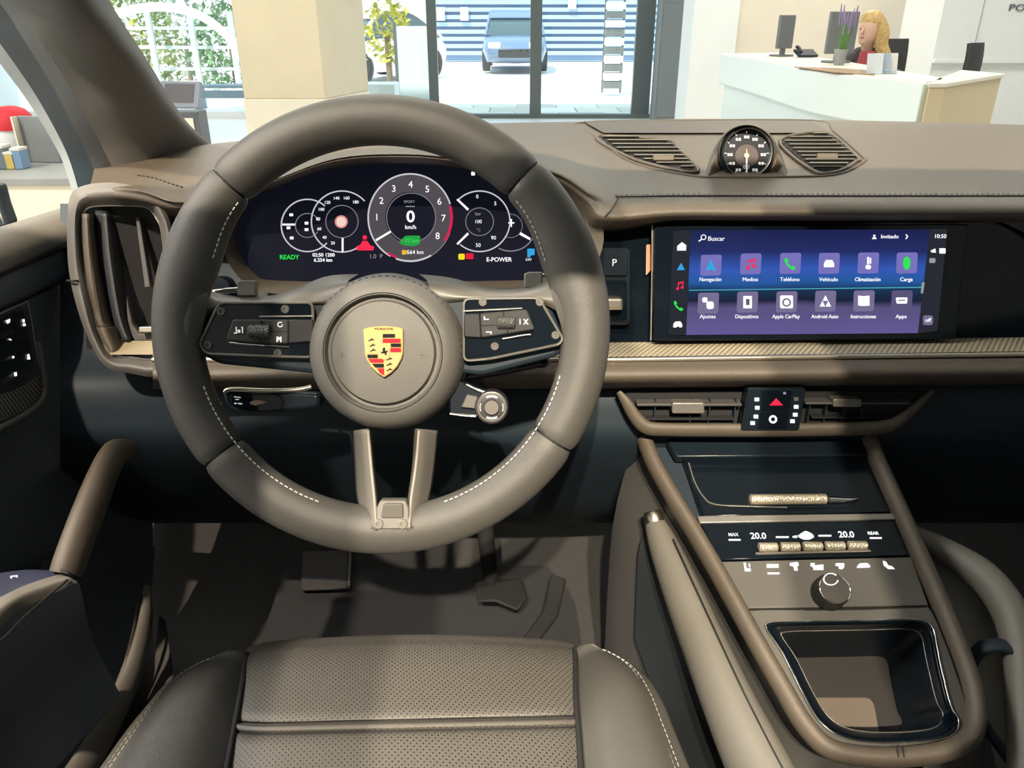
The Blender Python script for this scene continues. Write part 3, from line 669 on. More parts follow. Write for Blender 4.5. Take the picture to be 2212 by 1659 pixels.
for i, (c, s) in enumerate(list(zip(r1, n1)) + list(zip(r2, n2))):
    t = flat('app_tile', SC, [z6(*p) for p in rpoly([(c[0] - 74, c[1] - 78), (c[0] + 82, c[1] - 80), (c[0] + 74, c[1] + 76), (c[0] - 80, c[1] + 79)], 20)], H, T1 if i < 6 else (T2 if i < 11 else T3), ts)
    mt, P = ICON[i]; flats('icon', SC, [sh(c, q) for q in P], H + .0006, mt, t)
    if i == 7: flat('icon_center', SC, sh(c, [(-10, -24), (16, -24), (16, 22), (-10, 22)]), H + .0011, TD, t)
    if i == 8: arc('icon_center', SC, *z6(c[0], c[1] + 4), 32 / 3.456, 0, 360, 3, H + .0011, TD, t, n=24)
    if i == 11: flat('icon_center', SC, sh(c, [(-24, -8), (24, -10), (24, -2), (-24, 0)]), H + .0011, TD, t)
    text('app_name', s, SC, *z6(c[0] - 4, 428 if i < 6 else 705), 8.2, EW, ts, h=H, sx=.88 if len(s) > 9 else 1)
text('search_text', 'Buscar', SC, *z6(440, 124), 9.5, EW, ts, h=H); arc('search_icon', SC, *z6(345, 112), 6, 0, 360, 1.8, H, EW, ts, n=20); flat('search_icon', SC, [z6(328, 124), z6(334, 130), z6(312, 146), z6(306, 140)], H, EW, ts)
text('profile_text', 'Invitado', SC, *z6(1735, 108), 8.5, EW, ts, h=H); flats('profile_icon', SC, [[z6(1603, 126), z6(1638, 126), z6(1630, 112), z6(1610, 112)], [z6(1613, 94), z6(1628, 94), z6(1628, 108), z6(1613, 108)]], H, EW, ts)
flats('profile_arrow', SC, [[z6(1852, 92), z6(1860, 90), z6(1874, 106), z6(1860, 126), z6(1852, 124), z6(1864, 107)]], H, EW, ts)
text('clock_text', '10:50', SC, *z6(2112, 106), 8.5, EW, ts, h=H)
flat('home_icon', SC, [z6(148, 178), z6(184, 148), z6(216, 172), z6(214, 212), z6(148, 212)], H, EW, ts)
flat('navigation_icon', SC, [z6(178, 302), z6(206, 358), z6(146, 358)], H, EBLU, ts)
flats('music_icon', SC, [sh((168, 474), [(p[0] * .8, p[1] * .8) for p in q]) for q in ICON[1][1]], H, ERED, ts)
flats('phone_icon', SC, [sh((160, 622), [(p[0] * .85, p[1] * .85) for p in q]) for q in ICON[2][1]], H, EGRN, ts)
flat('car_icon', SC, [z6(*p) for p in rpoly([(120, 760), (134, 742), (172, 740), (186, 762), (186, 784), (166, 786), (156, 776), (142, 786), (118, 786)], 5)], H, EW, ts)
flats('status_icon', SC, [[z6(2040, 212), z6(2076, 196), z6(2080, 228), z6(2048, 226)], [z6(*p) for p in rrect(2106, 194, 2152, 234, 6)]], H, EW, ts)
flats('status_icon', SC, [[z6(*p) for p in rrect(2032, 268, 2076, 304, 8)]], H, EWD, ts)
flat('scroll_bar', SC, [z6(1976, 452), z6(1996, 448), z6(1984, 530), z6(1968, 532)], H + .0003, EWD, ts)
flat('assist_button', SC, [z6(*p) for p in rrect(1984, 696, 2058, 768, 18)], H, T2, ts); text('assist_text', 'off', SC, *z6(2021, 732), 8, EW, ts, h=H + .0006)
# ================================================================= steering wheel
sw = T('steering_wheel', 'three-spoke leather steering wheel with crest badge', 'steering wheel', WH.p)
O, n_, x_, y_ = WH.p, WH.n, WH.x, WH.y
RO = 494 * .645 / FX
def wl(u, v, h=0): return O + x_ * u + y_ * v + n_ * h
def rim_seg(name, a0, a1, nseg, material, bulges=(), ns=20):
    G = []
    for i in range(nseg + 1):
        a = radians(a0 + (a1 - a0) * i / nseg); e = min(i, nseg - i)
        wr = .0200; 
        for (c, amp, sg) in bulges: wr += amp * math.exp(-((math.degrees(a) - c) / sg) ** 2)
        sh_ = (.90, .975, 1.0)[min(e, 2)]
        er = V((0, 0, 0)) + x_ * cos(a) + y_ * sin(a); cen = O + er * (RO - wr)
        G.append([cen + er * (wr * sh_ * cos(2 * pi * j / ns)) + n_ * (.0165 * sh_ * sin(2 * pi * j / ns)) for j in range(ns)])
    vs = [p for g in G for p in g]; fs = []; R = len(G)
    for i in range(R - 1):
        for j in range(ns): fs.append((i * ns + j, i * ns + (j + 1) % ns, (i + 1) * ns + (j + 1) % ns, (i + 1) * ns + j))
    fs += [tuple(range(ns)), tuple((R - 1) * ns + j for j in range(ns))]
    return mk(name, vs, fs, material, sw, ang=70)
rim_seg('rim_leather', 46.4, 135.6, 60, WLEA)
rim_seg('rim_leather', 136.2, 217.6, 60, WLEA, ((160, .0035, 14),))
rim_seg('rim_leather', 218.2, 326.7, 70, WLEA)
rim_seg('rim_leather', 327.3, 405.8, 60, WLEA, ((380, .0035, 14),))
core = [wl((RO - .020) * cos(radians(a)), (RO - .020) * sin(radians(a))) for a in range(0, 360, 6)]
tube('rim_core', core, .0150, SEAM, sw, n=12, closed=True, k=2)
# stitching on the inner edge of the grips
for a0, a1 in ((138, 158), (198, 250), (290, 346), (22, 44)):
    P = []
    for k in range(13):
        dg_ = a0 + (a1 - a0) * k / 12; a = radians(dg_); wr = .0200 + .0035 * (math.exp(-((dg_ - 160) / 14) ** 2) + math.exp(-((dg_ + 360 - 380) / 14) ** 2))
        P.append(wl((RO - wr * 1.84) * cos(a), (RO - wr * 1.84) * sin(a), .0096))
    stitches('stitching', P, THREADW, sw, ln=.0030, gap=.0016, r=.0007)

# spokes: upper grey covers
def W(px, py, h=0): return WH.at(px, py, h)
surf('spoke_cover', [[W(x, y, h) for x, y, h in r] for r in (
    [(404, 600, -.004), (452, 628, -.016), (520, 640, -.020), (610, 634, -.022), (700, 598, -.020), (775, 592, -.024)],
    [(412, 632, .006), (460, 645, -.002), (530, 647, -.006), (610, 644, -.008), (690, 625, -.004), (750, 610, 0)],
    [(416, 670, .008), (455, 662, .004), (530, 655, .001), (610, 654, .001), (690, 650, .002), (750, 640, .004)],
    [(416, 690, .006), (452, 676, .001), (530, 662, -.002), (610, 660, -.002), (690, 658, -.002), (750, 660, -.002)])], WGREY, sw)
surf('spoke_cover', [[W(x, y, h) for x, y, h in r] for r in (
    [(905, 592, -.024), (975, 600, -.020), (1060, 622, -.022), (1130, 622, -.020), (1190, 604, -.014), (1250, 582, -.004)],
    [(925, 610, 0), (985, 618, -.004), (1060, 630, -.008), (1130, 630, -.006), (1185, 622, -.002), (1242, 616, .006)],
    [(925, 640, .004), (985, 642, .002), (1060, 641, .001), (1130, 641, .001), (1180, 646, .004), (1238, 660, .008)],
    [(925, 660, -.002), (985, 652, -.002), (1060, 648, -.002), (1130, 648, -.002), (1180, 660, 0), (1232, 690, .006)])], WGREY, sw)
# leather webs joining the rim and the spokes below the covers
def web(P, h0, h1):
    slab('spoke_body', [W(x, y, h0) for x, y in P], n_, h1, PLAS, sw, bev=.004, seg=3)
web(rpoly([(425, 650), (720, 648), (720, 812), (610, 800), (470, 786), (424, 760)], 16), -.003, .028)
web(rpoly([(950, 640), (1180, 640), (1226, 740), (1205, 770), (1040, 812), (950, 800)], 16), -.003, .028)
surf('spoke_root', [[W(x, y, h) for x, y, h in r] for r in (
    [(372, 560, .008), (420, 590, .010), (446, 622, .004)], [(362, 640, .013), (410, 660, .013), (448, 664, .006)], [(360, 720, .013), (405, 730, .013), (432, 736, .005)], [(366, 800, .010), (410, 800, .008), (440, 780, -.004)])], WLEA, sw)
surf('spoke_root', [[W(x, y, h) for x, y, h in r] for r in (
    [(1268, 540, .008), (1220, 578, .010), (1190, 612, .004)], [(1285, 620, .013), (1238, 640, .013), (1196, 654, .006)], [(1290, 700, .013), (1244, 715, .013), (1218, 726, .005)], [(1284, 790, .010), (1238, 790, .008), (1212, 764, -.004)])], WLEA, sw)
# black button pods
def pod(P, bolts, label):
    o = slab('button_panel', [W(x, y, .006) for x, y in rpoly(P, 14)], n_, .010, GLOSS, sw, bev=.0016, seg=3, label=label)
    tube('panel_edge', [W(x, y, .0062) for x, y in rpoly(P, 14, 4)], .0013, mat('pod_edge', (.11, .105, .095), .4), o, n=6, closed=True, k=1)
    for x, y in bolts:
        lathe('bolt', W(x, y, .0056), n_, [(.0036, -.001), (.0036, .0014), (.0030, .002), (.0016, .002), (.0014, .0012), (0, .0012)], mat('bolt_dark', (.07, .066, .06), .45, metal=.3), o, n=12)
    return o
PLp = pod([(474, 654), (676, 654), (676, 772), (600, 770), (446, 764), (431, 744)], ((479, 673), (617, 668), (451, 745), (601, 763)), 'gloss black button panel with silver edge')
PRp = pod([(1002, 646), (1164, 644), (1216, 732), (1208, 744), (1060, 775), (1002, 780)], ((1043, 653), (1166, 653), (1200, 724), (1069, 748)), 'gloss black button panel with silver edge')
BTN = mat('button_grey', (.036, .036, .038), .55, spec=.2)
def keypad(pn, P, x):
    return slab('keypad', [W(a, b, .011) for a, b in rpoly(P, 6)], n_, .006, BTN, pn, bev=.001)
keypad(PLp, [(502, 690), (622, 690), (622, 742), (560, 742), (488, 734)], 0)
keypad(PRp, [(1037, 677), (1138, 668), (1156, 712), (1040, 730)], 0)
slab('key_ledge', [W(a, b, .0095) for a, b in ((622, 690), (676, 690), (676, 738), (622, 742))], n_, .005, mat('button_dark', (.024, .024, .027), .5, spec=.2), PLp, bev=.001)
slab('key_ledge', [W(a, b, .0095) for a, b in ((1002, 678), (1036, 677), (1040, 730), (1002, 728))], n_, .005, mat('button_dark', (.024, .024, .027), .5, spec=.2), PRp, bev=.001)
def roller(x0, y0, x1, y1, pn):
    a, b = W(x0, (y0 + y1) / 2, .010), W(x1, (y0 + y1) / 2, .010); ax = (b - a); r = .0055; c = (a + b) / 2
    lathe('scroll_roller', c, ax, [(.004, -ax.length / 2), (r, -ax.length / 2 + .001), (r, ax.length / 2 - .001), (.004, ax.length / 2)], mat('roller_ribbed', (.05, .05, .048), .35, bump=1, bscale=900), pn, n=20)
roller(537, 703, 586, 728, PLp); roller(1073, 684, 1114, 710, PRp)
for L in ([(584, 715), (620, 715)], [(563, 692), (563, 702)], [(560, 729), (560, 740)]):
    tube('key_gap', [W(*p, .0113) for p in L], .0005, SEAM, PLp, n=4)
for L in ([(1040, 703), (1071, 702)], [(1088, 673), (1088, 683)], [(1096, 711), (1097, 719)]):
    tube('key_gap', [W(*p, .0113) for p in L], .0005, SEAM, PRp, n=4)
tube('chrome_line', [W(496, 740, .0075), (W(560, 745, .0075)), W(625, 749, .0075)], .0012, CHROM, PLp, n=6)
tube('chrome_line', [W(1085, 731, .0075), W(1146, 722, .0075)], .0012, CHROM, PRp, n=6)
tube('chrome_line', [W(560, 684, .0075), W(676, 683, .0075)], .0008, DSILV, PLp, n=6); tube('chrome_line', [W(1000, 672, .0075), W(1128, 666, .0075)], .0008, DSILV, PRp, n=6)
WP = Pl(WH.p, WH.n)
MK = mat('mark_white', (.8, .8, .8), .5, emit=.3)
flats('key_symbol', WH, [[(505, 718), (509, 719), (509, 706), (511.5, 706), (511.5, 721), (505, 721)], [(513, 712), (519, 712), (519, 719), (513, 719)], [(521, 706), (525, 706), (525, 720), (522.5, 720), (522.5, 708.5), (521, 708.5)]], .0116, MK, PLp)
arc('key_symbol', WH, 605, 701, 6, 40, 360, 2, .0116, MK, PLp, n=16)
flats('key_symbol', WH, [[(597, 727), (600, 727), (600, 739), (597, 739)], [(601, 727), (604, 729), (604, 734), (601, 736)], [(605, 727), (608, 727), (608, 739), (605, 739)]], .0116, MK, PLp)
flats('key_symbol', WH, [[(1045, 683), (1047.5, 683), (1047.5, 688.5), (1056, 688.5), (1056, 691), (1045, 691)]], .0116, MK, PRp)
flats('key_symbol', WH, [[(1050, 716), (1062, 716), (1062, 722), (1059.5, 722), (1059.5, 718.5), (1050, 718.5)]], .0116, MK, PRp)
flats('key_symbol', WH, [[(1122, 689), (1124.5, 689), (1124.5, 701), (1122, 701)], [(1130, 689), (1133, 689), (1142, 701), (1139, 701)], [(1139, 689), (1142, 689), (1133, 701), (1130, 701)]], .0116, MK, PRp)

# airbag hub
hc = W(836, 760, 0.0)
lathe('airbag_cover', hc, n_, [(.0655, -.045), (.0648, -.006), (.0640, .000), (.0600, .0125), (.0555, .0185), (.0500, .0215), (.0462, .0222), (.0455, .0205), (.0450, .0150), (.0420, .0150), (.0415, .0190), (.0405, .0206), (.0300, .0222), (.0150, .0232), (0, .0235)], mat('airbag_vinyl', (.098, .094, .086), .5, bump=.3, bscale=1800), sw, n=72)
tube('groove_line', [hc + (x_ * cos(a) + y_ * sin(a)) * .0472 + n_ * .0219 for a in [2 * pi * k / 40 for k in range(40)]], .00055, SEAM, sw, n=6, closed=True, k=2)
stitches('hub_seam', [hc + (x_ * cos(a) + y_ * sin(a)) * .0612 + n_ * .0089 for a in [radians(-60 + 300 * k / 40) for k in range(41)]], SEAM, sw, ln=.0026, gap=.0030, r=.0005)
# horn marks and small word mark
HM = mat('embossed', (.045, .044, .042), .6)
for x in (745, 908):
    flats('horn_mark', WH, [[(x - 9, 766), (x + 9, 766), (x + 9, 768), (x - 9, 768)], [(x - 9, 772), (x + 4, 772), (x + 4, 773.5), (x - 9, 773.5)]] if x > 800 else [[(x - 8, 766), (x + 6, 766), (x + 6, 768), (x - 8, 768)], [(x - 8, 761), (x - 6, 761), (x - 6, 774), (x - 8, 774)]], .0222, HM, sw)
text('word_mark', 'AIRBAG', WH, 832, 846, 7, HM, sw, h=.0208, sx=1.5, ext=.0006)
# crest
GOLD = mat('crest_gold', (.52, .33, .12), .5, spec=.2); CRED = mat('crest_red', (.42, .012, .022), .5, spec=.1); CBLK = mat('crest_black', (.008, .008, .008), .6, spec=.1); GOLD2 = mat('crest_gold_field', (.47, .31, .14), .5, spec=.2)
def z7(x, y): return (640 + x / 4.88, 580 + y / 4.88)
SH = [(705, 640), (760, 622), (840, 613), (925, 608), (1010, 613), (1080, 622), (1125, 640), (1125, 800), (1122, 900), (1105, 960), (1060, 1040), (1000, 1100), (925, 1150), (850, 1100), (790, 1040), (740, 960), (722, 900), (715, 800)]
cb = slab('crest_badge', WH.pts([z7(*p) for p in SH], .0275), n_, .005, GOLD, sw, bev=.0008, label='gold red and black shield crest')
HQ = .0280
flats('crest_field', WH, [[z7(*p) for p in ((722, 700), (908, 700), (908, 895), (733, 895))], [z7(*p) for p in ((934, 905), (1112, 905), (1092, 965), (1050, 1035), (995, 1088), (934, 1128))]], HQ, GOLD2, cb)
def bar(x0, y0, x1, y1): return [z7(x0, y0), z7(x1, y0), z7(x1, y1), z7(x0, y1)]
flats('crest_stripes', WH, [bar(912, 740, 1100, 782), bar(992, 838, 1104, 880), [z7(756, 952), z7(918, 952), z7(918, 992), z7(784, 992)], [z7(850, 1052), z7(926, 1052), z7(926, 1128), z7(880, 1100)]], HQ + .0002, CRED, cb)
flats('crest_stripes', WH, [bar(912, 690, 1040, 728), bar(996, 790, 1104, 828), [z7(748, 908), z7(858, 908), z7(858, 944), z7(752, 944)], [z7(796, 1004), z7(922, 1004), z7(922, 1044), z7(832, 1044)]], HQ + .0002, CBLK, cb)
def antler(x, y, s):
    return [[z7(x, y), z7(x + s * 28, y - 14), z7(x + s * 62, y - 16), z7(x + s * 60, y - 6), z7(x + s * 30, y - 4), z7(x + s * 4, y + 10)], [z7(x + s * 26, y - 8), z7(x + s * 34, y - 28), z7(x + s * 42, y - 24), z7(x + s * 36, y - 6)]]
flats('crest_antlers', WH, [q for a in ((758, 760, 1), (770, 818, 1), (776, 870, 1), (950, 962, 1), (950, 1018, 1), (950, 1074, 1)) for q in antler(*a)], HQ + .0004, CBLK, cb)
flat('center_shield', WH, [z7(*p) for p in ((868, 812), (985, 812), (985, 900), (970, 936), (927, 968), (884, 936), (868, 900))], HQ + .0006, GOLD2, cb)
flat('horse_mark', WH, [z7(*p) for p in ((925, 828), (938, 842), (934, 862), (950, 872), (962, 858), (964, 876), (948, 888), (952, 906), (940, 918), (934, 898), (918, 892), (900, 896), (888, 880), (902, 880), (914, 872), (908, 852))], HQ + .0010, CBLK, cb)
text('crest_word', 'PORSCHE', WH, 829, 710.5, 4.2, CBLK, cb, h=HQ, sx=1.55)
# lower double spoke
def leg(P): surf('lower_spoke', [[W(x, y, h) for x, y, h in r] for r in P], WGREY, sw, sol=.003)
leg([[(766, 930, -.022), (792, 926, -.006), (800, 926, -.030)], [(770, 1010, -.020), (800, 1010, -.002), (808, 1010, -.030)], [(775, 1080, -.010), (808, 1080, .006), (814, 1080, -.02)], [(798, 1140, .012), (812, 1146, .017), (815, 1146, .006)]])
leg([[(898, 926, -.030), (905, 926, -.006), (944, 930, -.022)], [(893, 1010, -.030), (899, 1010, -.002), (936, 1010, -.020)], [(884, 1080, -.02), (889, 1080, .006), (924, 1080, -.010)], [(882, 1146, .006), (884, 1146, .017), (898, 1136, .012)]])
pl_ = slab('spoke_plate', [W(x, y, h) for x, y, h in ((822, 1080, .012), (876, 1080, .012), (884, 1098, .014), (884, 1144, .0175), (812, 1144, .0175), (812, 1098, .014))], n_, .010, mat('plate_grey', (.105, .098, .088), .5), sw, bev=.0012)
slab('plate_inlay', [W(x, y, .0165) for x, y in rpoly([(828, 1088), (870, 1088), (872, 1120), (822, 1120)], 6)], n_, .004, WGREY, sw, bev=.001)
for x in (817.5, 869.5): lathe('bolt', W(x, 1132, .0172), n_, [(.0040, -.003), (.0040, .0010), (.0034, .0016), (.0018, .0016), (.0015, .0005), (0, .0005)], mat('bolt_grey', (.20, .19, .17), .4), sw, n=14)
tube('spoke_highlight', [W(795, 930, -.004), W(802, 1010, .000), W(809, 1080, .0075), W(813, 1140, .018)], .0013, mat('highlight_grey', (.24, .22, .19), .4), sw, n=6)  # painted highlight: pale line for the light on each leg's inner face
tube('spoke_highlight', [W(905, 930, -.004), W(898, 1010, .000), W(888, 1080, .0075), W(884, 1140, .018)], .0013, mat('highlight_grey', (.24, .22, .19), .4), sw, n=6)
# shift paddles
for x0, y0, x1, y1 in ((512, 606, 552, 640), (1132, 587, 1172, 622)):
    pdl = slab('shift_paddle', [W(a, b, -.018) for a, b in rpoly([(x0, y0 + 4), (x0 + 10, y0), (x1, y0), (x1, y1), (x0, y1)], 4)], n_, .008, DSILV, sw, bev=.0012)
tube('paddle_arm', [W(452, 630, -.03), W(480, 628, -.024), W(514, 626, -.022)], .0022, CHROM, sw, n=8)
tube('paddle_arm', [W(1168, 596, -.022), W(1190, 594, -.026), W(1212, 588, -.03)], .0022, CHROM, sw, n=8)
# drive mode dial on its arm
md = slab('dial_arm', [W(x, y, -.004) for x, y in rpoly([(970, 815), (1010, 829), (1062, 848), (1072, 905), (1030, 899), (972, 897)], 6)], n_, .016, GLOSS2, sw, bev=.002)
slab('arm_insert', [W(x, y, .000) for x, y in ((1008, 852), (1032, 857), (1030, 884), (996, 880))], n_, .006, mat('plate_grey', (.105, .098, .088), .5), sw, bev=.001)
tube('arm_edge', [W(1008, 830, -.003), W(1035, 843, -.003), W(1058, 850, -.003)], .0013, SILV, sw, n=6)
tube('arm_edge', [W(972, 893, -.003), W(1000, 897, -.003), W(1028, 899, -.003)], .0013, SILV, sw, n=6)
dc = W(1062, 880, .004); k = .64 / FX
dl = lathe('mode_dial', dc, n_, [(37 * k, -.022), (37.5 * k, -.002), (35 * k, .002), (33 * k, .0022), (18 * k, .0022), (17.5 * k, .001), (16.5 * k, .001), (16 * k, .003), (0, .0036)], mat('dial_black', (.03, .028, .03), .35), sw, n=40)
arc('dial_ring', WH, 1062, 880, 31, 0, 360, 3, .0066, mat('plate_grey', (.105, .098, .088), .5), sw, n=40)
disc('dial_button', WH, 1062, 881, 15, .0080, mat('dial_button_grey', (.12, .105, .095), .45), sw)
MKP = mat('mark_pink', (.85, .76, .80), .5, emit=.35)
for a0, a1 in ((60, 118), (160, 200), (-20, 20), (242, 300)): arc('dial_mark', WH, 1062, 880, 26, a0, a1, 4 if abs(a0) > 50 and a0 != 160 else 2, .0066, MKP, sw, n=10)

# ================================================================= steering column, stalks
colm = T('steering_column', 'black steering column shroud behind the wheel', 'steering column', U(845, 960, .80))
sec = []
for h, s in ((-.046, .9), (-.09, 1.0), (-.15, 1.12), (-.23, 1.2)):
    c = W(838, 760, 0) + n_ * h + V((0, 0, -.006))
    sec.append([c + x_ * (.066 * s * max(-1, min(1, 1.25 * cos(a)))) + y_ * (.050 * s * max(-1, min(1, 1.25 * sin(a)))) for a in [2 * pi * j / 24 for j in range(24)]])
grid_mesh('shroud', sec, PLAS, colm, cu=True, caps=True)
stk = T('left_stalk', 'black control stalk with chrome top edge below the left spoke', 'stalk', W(550, 890, -.05)); stk.name = 'indicator_stalk'
slab('stalk_body', [W(x, y, -.040) for x, y in rpoly([(478, 845), (500, 838), (690, 850), (690, 880), (612, 890), (520, 892), (488, 880)], 12)], n_, .018, GLOSS2, stk, bev=.003, seg=3)
tube('chrome_edge', [W(486, 848, -.039), W(500, 841, -.039), (W(580, 844, -.039)), W(640, 842, -.039), W(672, 836, -.042)], .0022, SILV, stk, n=8)
slab('stalk_face', [W(x, y, -.0385) for x, y in rpoly([(496, 852), (600, 852), (614, 868), (606, 886), (520, 888), (500, 874)], 8)], n_, .002, GLOSS, stk, bev=.0005)
flats('stalk_symbol', WH, [[(505, 856), (520, 858), (520, 860), (505, 858)], [(508, 862), (516, 862), (516, 864), (508, 864)], [(506, 870), (511, 870), (511, 873), (506, 873)], [(514, 870), (523, 871), (523, 874), (514, 873)]], -.0378, MK, stk)
flats('stalk_symbol', WH, [[(540, 868), (552, 864), (566, 866), (578, 869), (566, 872), (552, 876), (540, 873)]], -.0378, mat('symbol_brown', (.35, .24, .18), .5), stk)
flats('stalk_symbol', WH, [[(466, 863), (474, 863), (474, 868), (478, 870), (478, 874), (466, 873)]], -.0378, MK, stk)
st2 = T('wiper_stalk', 'black wiper stalk tip below the right spoke', 'stalk', W(1170, 785, -.06))
tube('stalk_body', [W(1000, 800, -.07), W(1080, 790, -.066), W(1150, 778, -.06), W(1172, 772, -.058)], [.010, .009, .008, .007], GLOSS2, st2, n=14)
lathe('stalk_cap', W(1166, 774, -.060), (1, -.2, .2), [(.0085, -.006), (.009, .004), (.006, .008), (0, .009)], GLOSS, st2, n=20)
# ================================================================= centre console
cc = T('center_console', 'sloping center console with taupe side rails and grey control panel', 'console', V((.37, .55, .55)))
def K(px, py, h=0): return CO.at(px, py, h)
cn = CO.n
RAIL = [(1392, 950), (1412, 1000), (1452, 1072), (1500, 1150), (1560, 1254), (1632, 1384), (1690, 1486), (1738, 1566), (1790, 1616), (1870, 1634), (1970, 1634), (2060, 1616), (2104, 1570), (2098, 1480), (2046, 1340), (1996, 1224), (1936, 1088), (1896, 1000), (1876, 950)]
tube('rail', [K(x, y, .002) for x, y in RAIL], .0085, LEA, cc, n=16, k=5, up=cn, rv=.012)
# deck under everything
slab('deck', [K(x, y, -.012) for x, y in ((1400, 950), (1412, 1000), (1500, 1150), (1604, 1330), (2040, 1320), (1936, 1088), (1876, 950))], cn, .05, PLAS, cc)
# flanks falling to the floor
LFT = RAIL[:10]; RGT = RAIL[10:]
def flank(P, dx0, dx1):
    G = [[K(x, y, -.004) + V((0, 0, 0)) for x, y in P], [K(x, y, -.03) + V((dx0, 0, -.01)) for x, y in P], [K(x, y, -.03) + V((dx1, 0, -.12)) for x, y in P], [K(x, y, -.03) + V((dx1, 0, -.32)) for x, y in P]]
    surf('flank', G, LEAD, cc, nu=4, nv=4)
flank(LFT, -.012, -.030); flank(RGT, .012, .030)
# padded grab bar on the driver side, with a seam
GB = [(1412, 1122, .86), (1430, 1170, .845), (1470, 1270, .81), (1515, 1380, .775), (1570, 1510, .735), (1625, 1630, .70), (1690, 1760, .665)]
gb = T('grab_handle', 'padded taupe grab bar on the driver side of the console', 'grab handle', U(1500, 1500, .80))
tube('grip', [U(*p) for p in GB], [.010, .015, .019, .021, .023, .025, .026], mat('grab_leather', (.15, .14, .12), .5, bump=.3, bscale=1500), gb, n=18, up=(0, .3, 1), rv=[.010, .017, .022, .026, .030, .034, .036])
tube('seam', [U(x + 20 + i * 4.5, y - 4 - i * 2, d - .021 - .0015 * i) for i, (x, y, d) in enumerate(GB)][1:], .0009, SEAM, gb, n=6)
lathe('end_cap', U(1412, 1116, .858), (-.2, .6, .7), [(.0112, -.006), (.0115, .002), (.009, .006), (0, .007)], SILV, gb, n=20)
ht = [[U(x - 18, y + 30, d + .02) for x, y, d in GB], [U(x - 34, y + 80, d + .03) for x, y, d in GB], [U(x - 40, y + 260, d + .06) for x, y, d in GB]]
surf('lower_skirt', ht, PLAS2, gb, nu=3, nv=3)
# passenger-side grab handle arch
gh = T('grab_handle', 'curved padded grab handle on the passenger side of the console', 'grab handle', U(2150, 1650, .72))
HP = [(1925, 1128, .87), (1968, 1152, .855), (2045, 1192, .83), (2125, 1246, .80), (2180, 1320, .77), (2204, 1420, .745), (2210, 1540, .725), (2214, 1680, .70), (2218, 1800, .68)]
tube('grip', [U(*p) for p in HP], [.006, .010, .013, .015, .016, .015, .014, .014, .014], mat('grab_leather', (.15, .14, .12), .5), gh, n=18, up=(0, .3, 1), rv=[.006, .010, .014, .017, .018, .018, .018, .018, .018])
surf('inner_panel', [[U(1950, 1150, .90), U(2020, 1260, .875), U(2080, 1400, .83), U(2120, 1520, .80), U(2160, 1700, .76)], [U(2010, 1190, .88), U(2080, 1270, .86), U(2140, 1400, .82), U(2175, 1540, .79), U(2190, 1700, .75)], [U(2060, 1210, .865), U(2130, 1290, .84), U(2185, 1400, .80), U(2212, 1540, .77), U(2230, 1700, .73)]], DOORL, gh)
bl = tube('belt_strap', [U(2212, 1415, .74), U(2170, 1395, .745), U(2130, 1396, .75), U(2104, 1420, .755), U(2094, 1460, .757), U(2100, 1510, .757), U(2130, 1570, .752), U(2180, 1640, .74), U(2230, 1700, .73)], .0085, PLAS, None, n=12, rv=.004)
tag(bl, 'black looped belt strap at the right edge beside the console', 'strap')
# storage lid with knurled pull
lid = T('storage_lid', 'gloss black storage compartment lid with knurled metal pull', 'lid', K(1700, 1115, 0))
slab('lid_panel', [K(x, y, .000) for x, y in ((1476, 988), (1890, 985), (1930, 1106), (1520, 1116))], cn, .010, GLOSS, lid, bev=.0012)
slab('back_ledge', [K(x, y, .004) for x, y in ((1440, 948), (1868, 945), (1884, 984), (1462, 988))], cn, .012, GLOSS2, lid, bev=.002)
tube('lid_trim', [K(x, y, .0008) for x, y in ((1488, 1000), (1500, 1040), (1520, 1074), (1545, 1090), (1620, 1094), (1700, 1096))], .0009, DSILV, lid, n=6)
slab('pull_pocket', [K(x, y, .0012) for x, y in rpoly([(1612, 1066), (1844, 1070), (1856, 1078), (1828, 1096), (1616, 1096)], 6)], cn, .004, GLOSS2, lid, bev=.0008)
a, b = K(1618, 1079, .007), K(1786, 1078, .007); ax = b - a
KN = mat('knurled_metal', (.80, .70, .52), .35, metal=.8, bump=1.0, bscale=520)
lathe('knurled_pull', (a + b) / 2, ax, [(.003, -ax.length / 2), (.0055, -ax.length / 2 + .0015), (.0055, ax.length / 2 - .0015), (.003, ax.length / 2)], KN, lid, n=24)
tube('pull_tip', [K(1788, 1079, .006), K(1830, 1080, .004), K(1852, 1077, .003)], [.004, .003, .001], CHROM, lid, n=10)
slab('step_trim', [K(x, y, .003) for x, y in ((1506, 1114), (1930, 1108), (1936, 1122), (1512, 1130))], cn, .01, DSILV, lid, bev=.001)
# climate glass panel
cp = T('climate_panel', 'gloss black climate touch panel with white symbols and knurled toggles', 'control panel', K(1745, 1205, 0))
slab('glass', [K(x, y, .001) for x, y in ((1514, 1131), (1936, 1124), (1968, 1200), (1556, 1210))], cn, .010, GLOSS, cp, bev=.001)
for k in range(5):
    x0, x1 = 1637 + k * 48.2, 1637 + k * 48.2 + 43; y = 1182 - k * .9
    a, b = K(x0, y, .005), K(x1, y, .005); ax = b - a
    lathe('toggle', (a + b) / 2, ax, [(.003, -ax.length / 2), (.0046, -ax.length / 2 + .001), (.0046, ax.length / 2 - .001), (.003, ax.length / 2)], KN, cp, n=18)
tube('toggle_base', [K(1632, 1196, .002), K(1880, 1190, .002)], .0014, DSILV, cp, n=6)
CPL = Pl(K(1745, 1165, .0016), cn)
for s, x, y, hh in (('MAX', 1584, 1155, 7), ('20.0', 1638, 1158, 14), ('20.0', 1828, 1155, 14), ('REAR', 1886, 1152, 7)): text('display_text', s, CPL, x, y, hh, EW, cp, h=0, bold=.02)
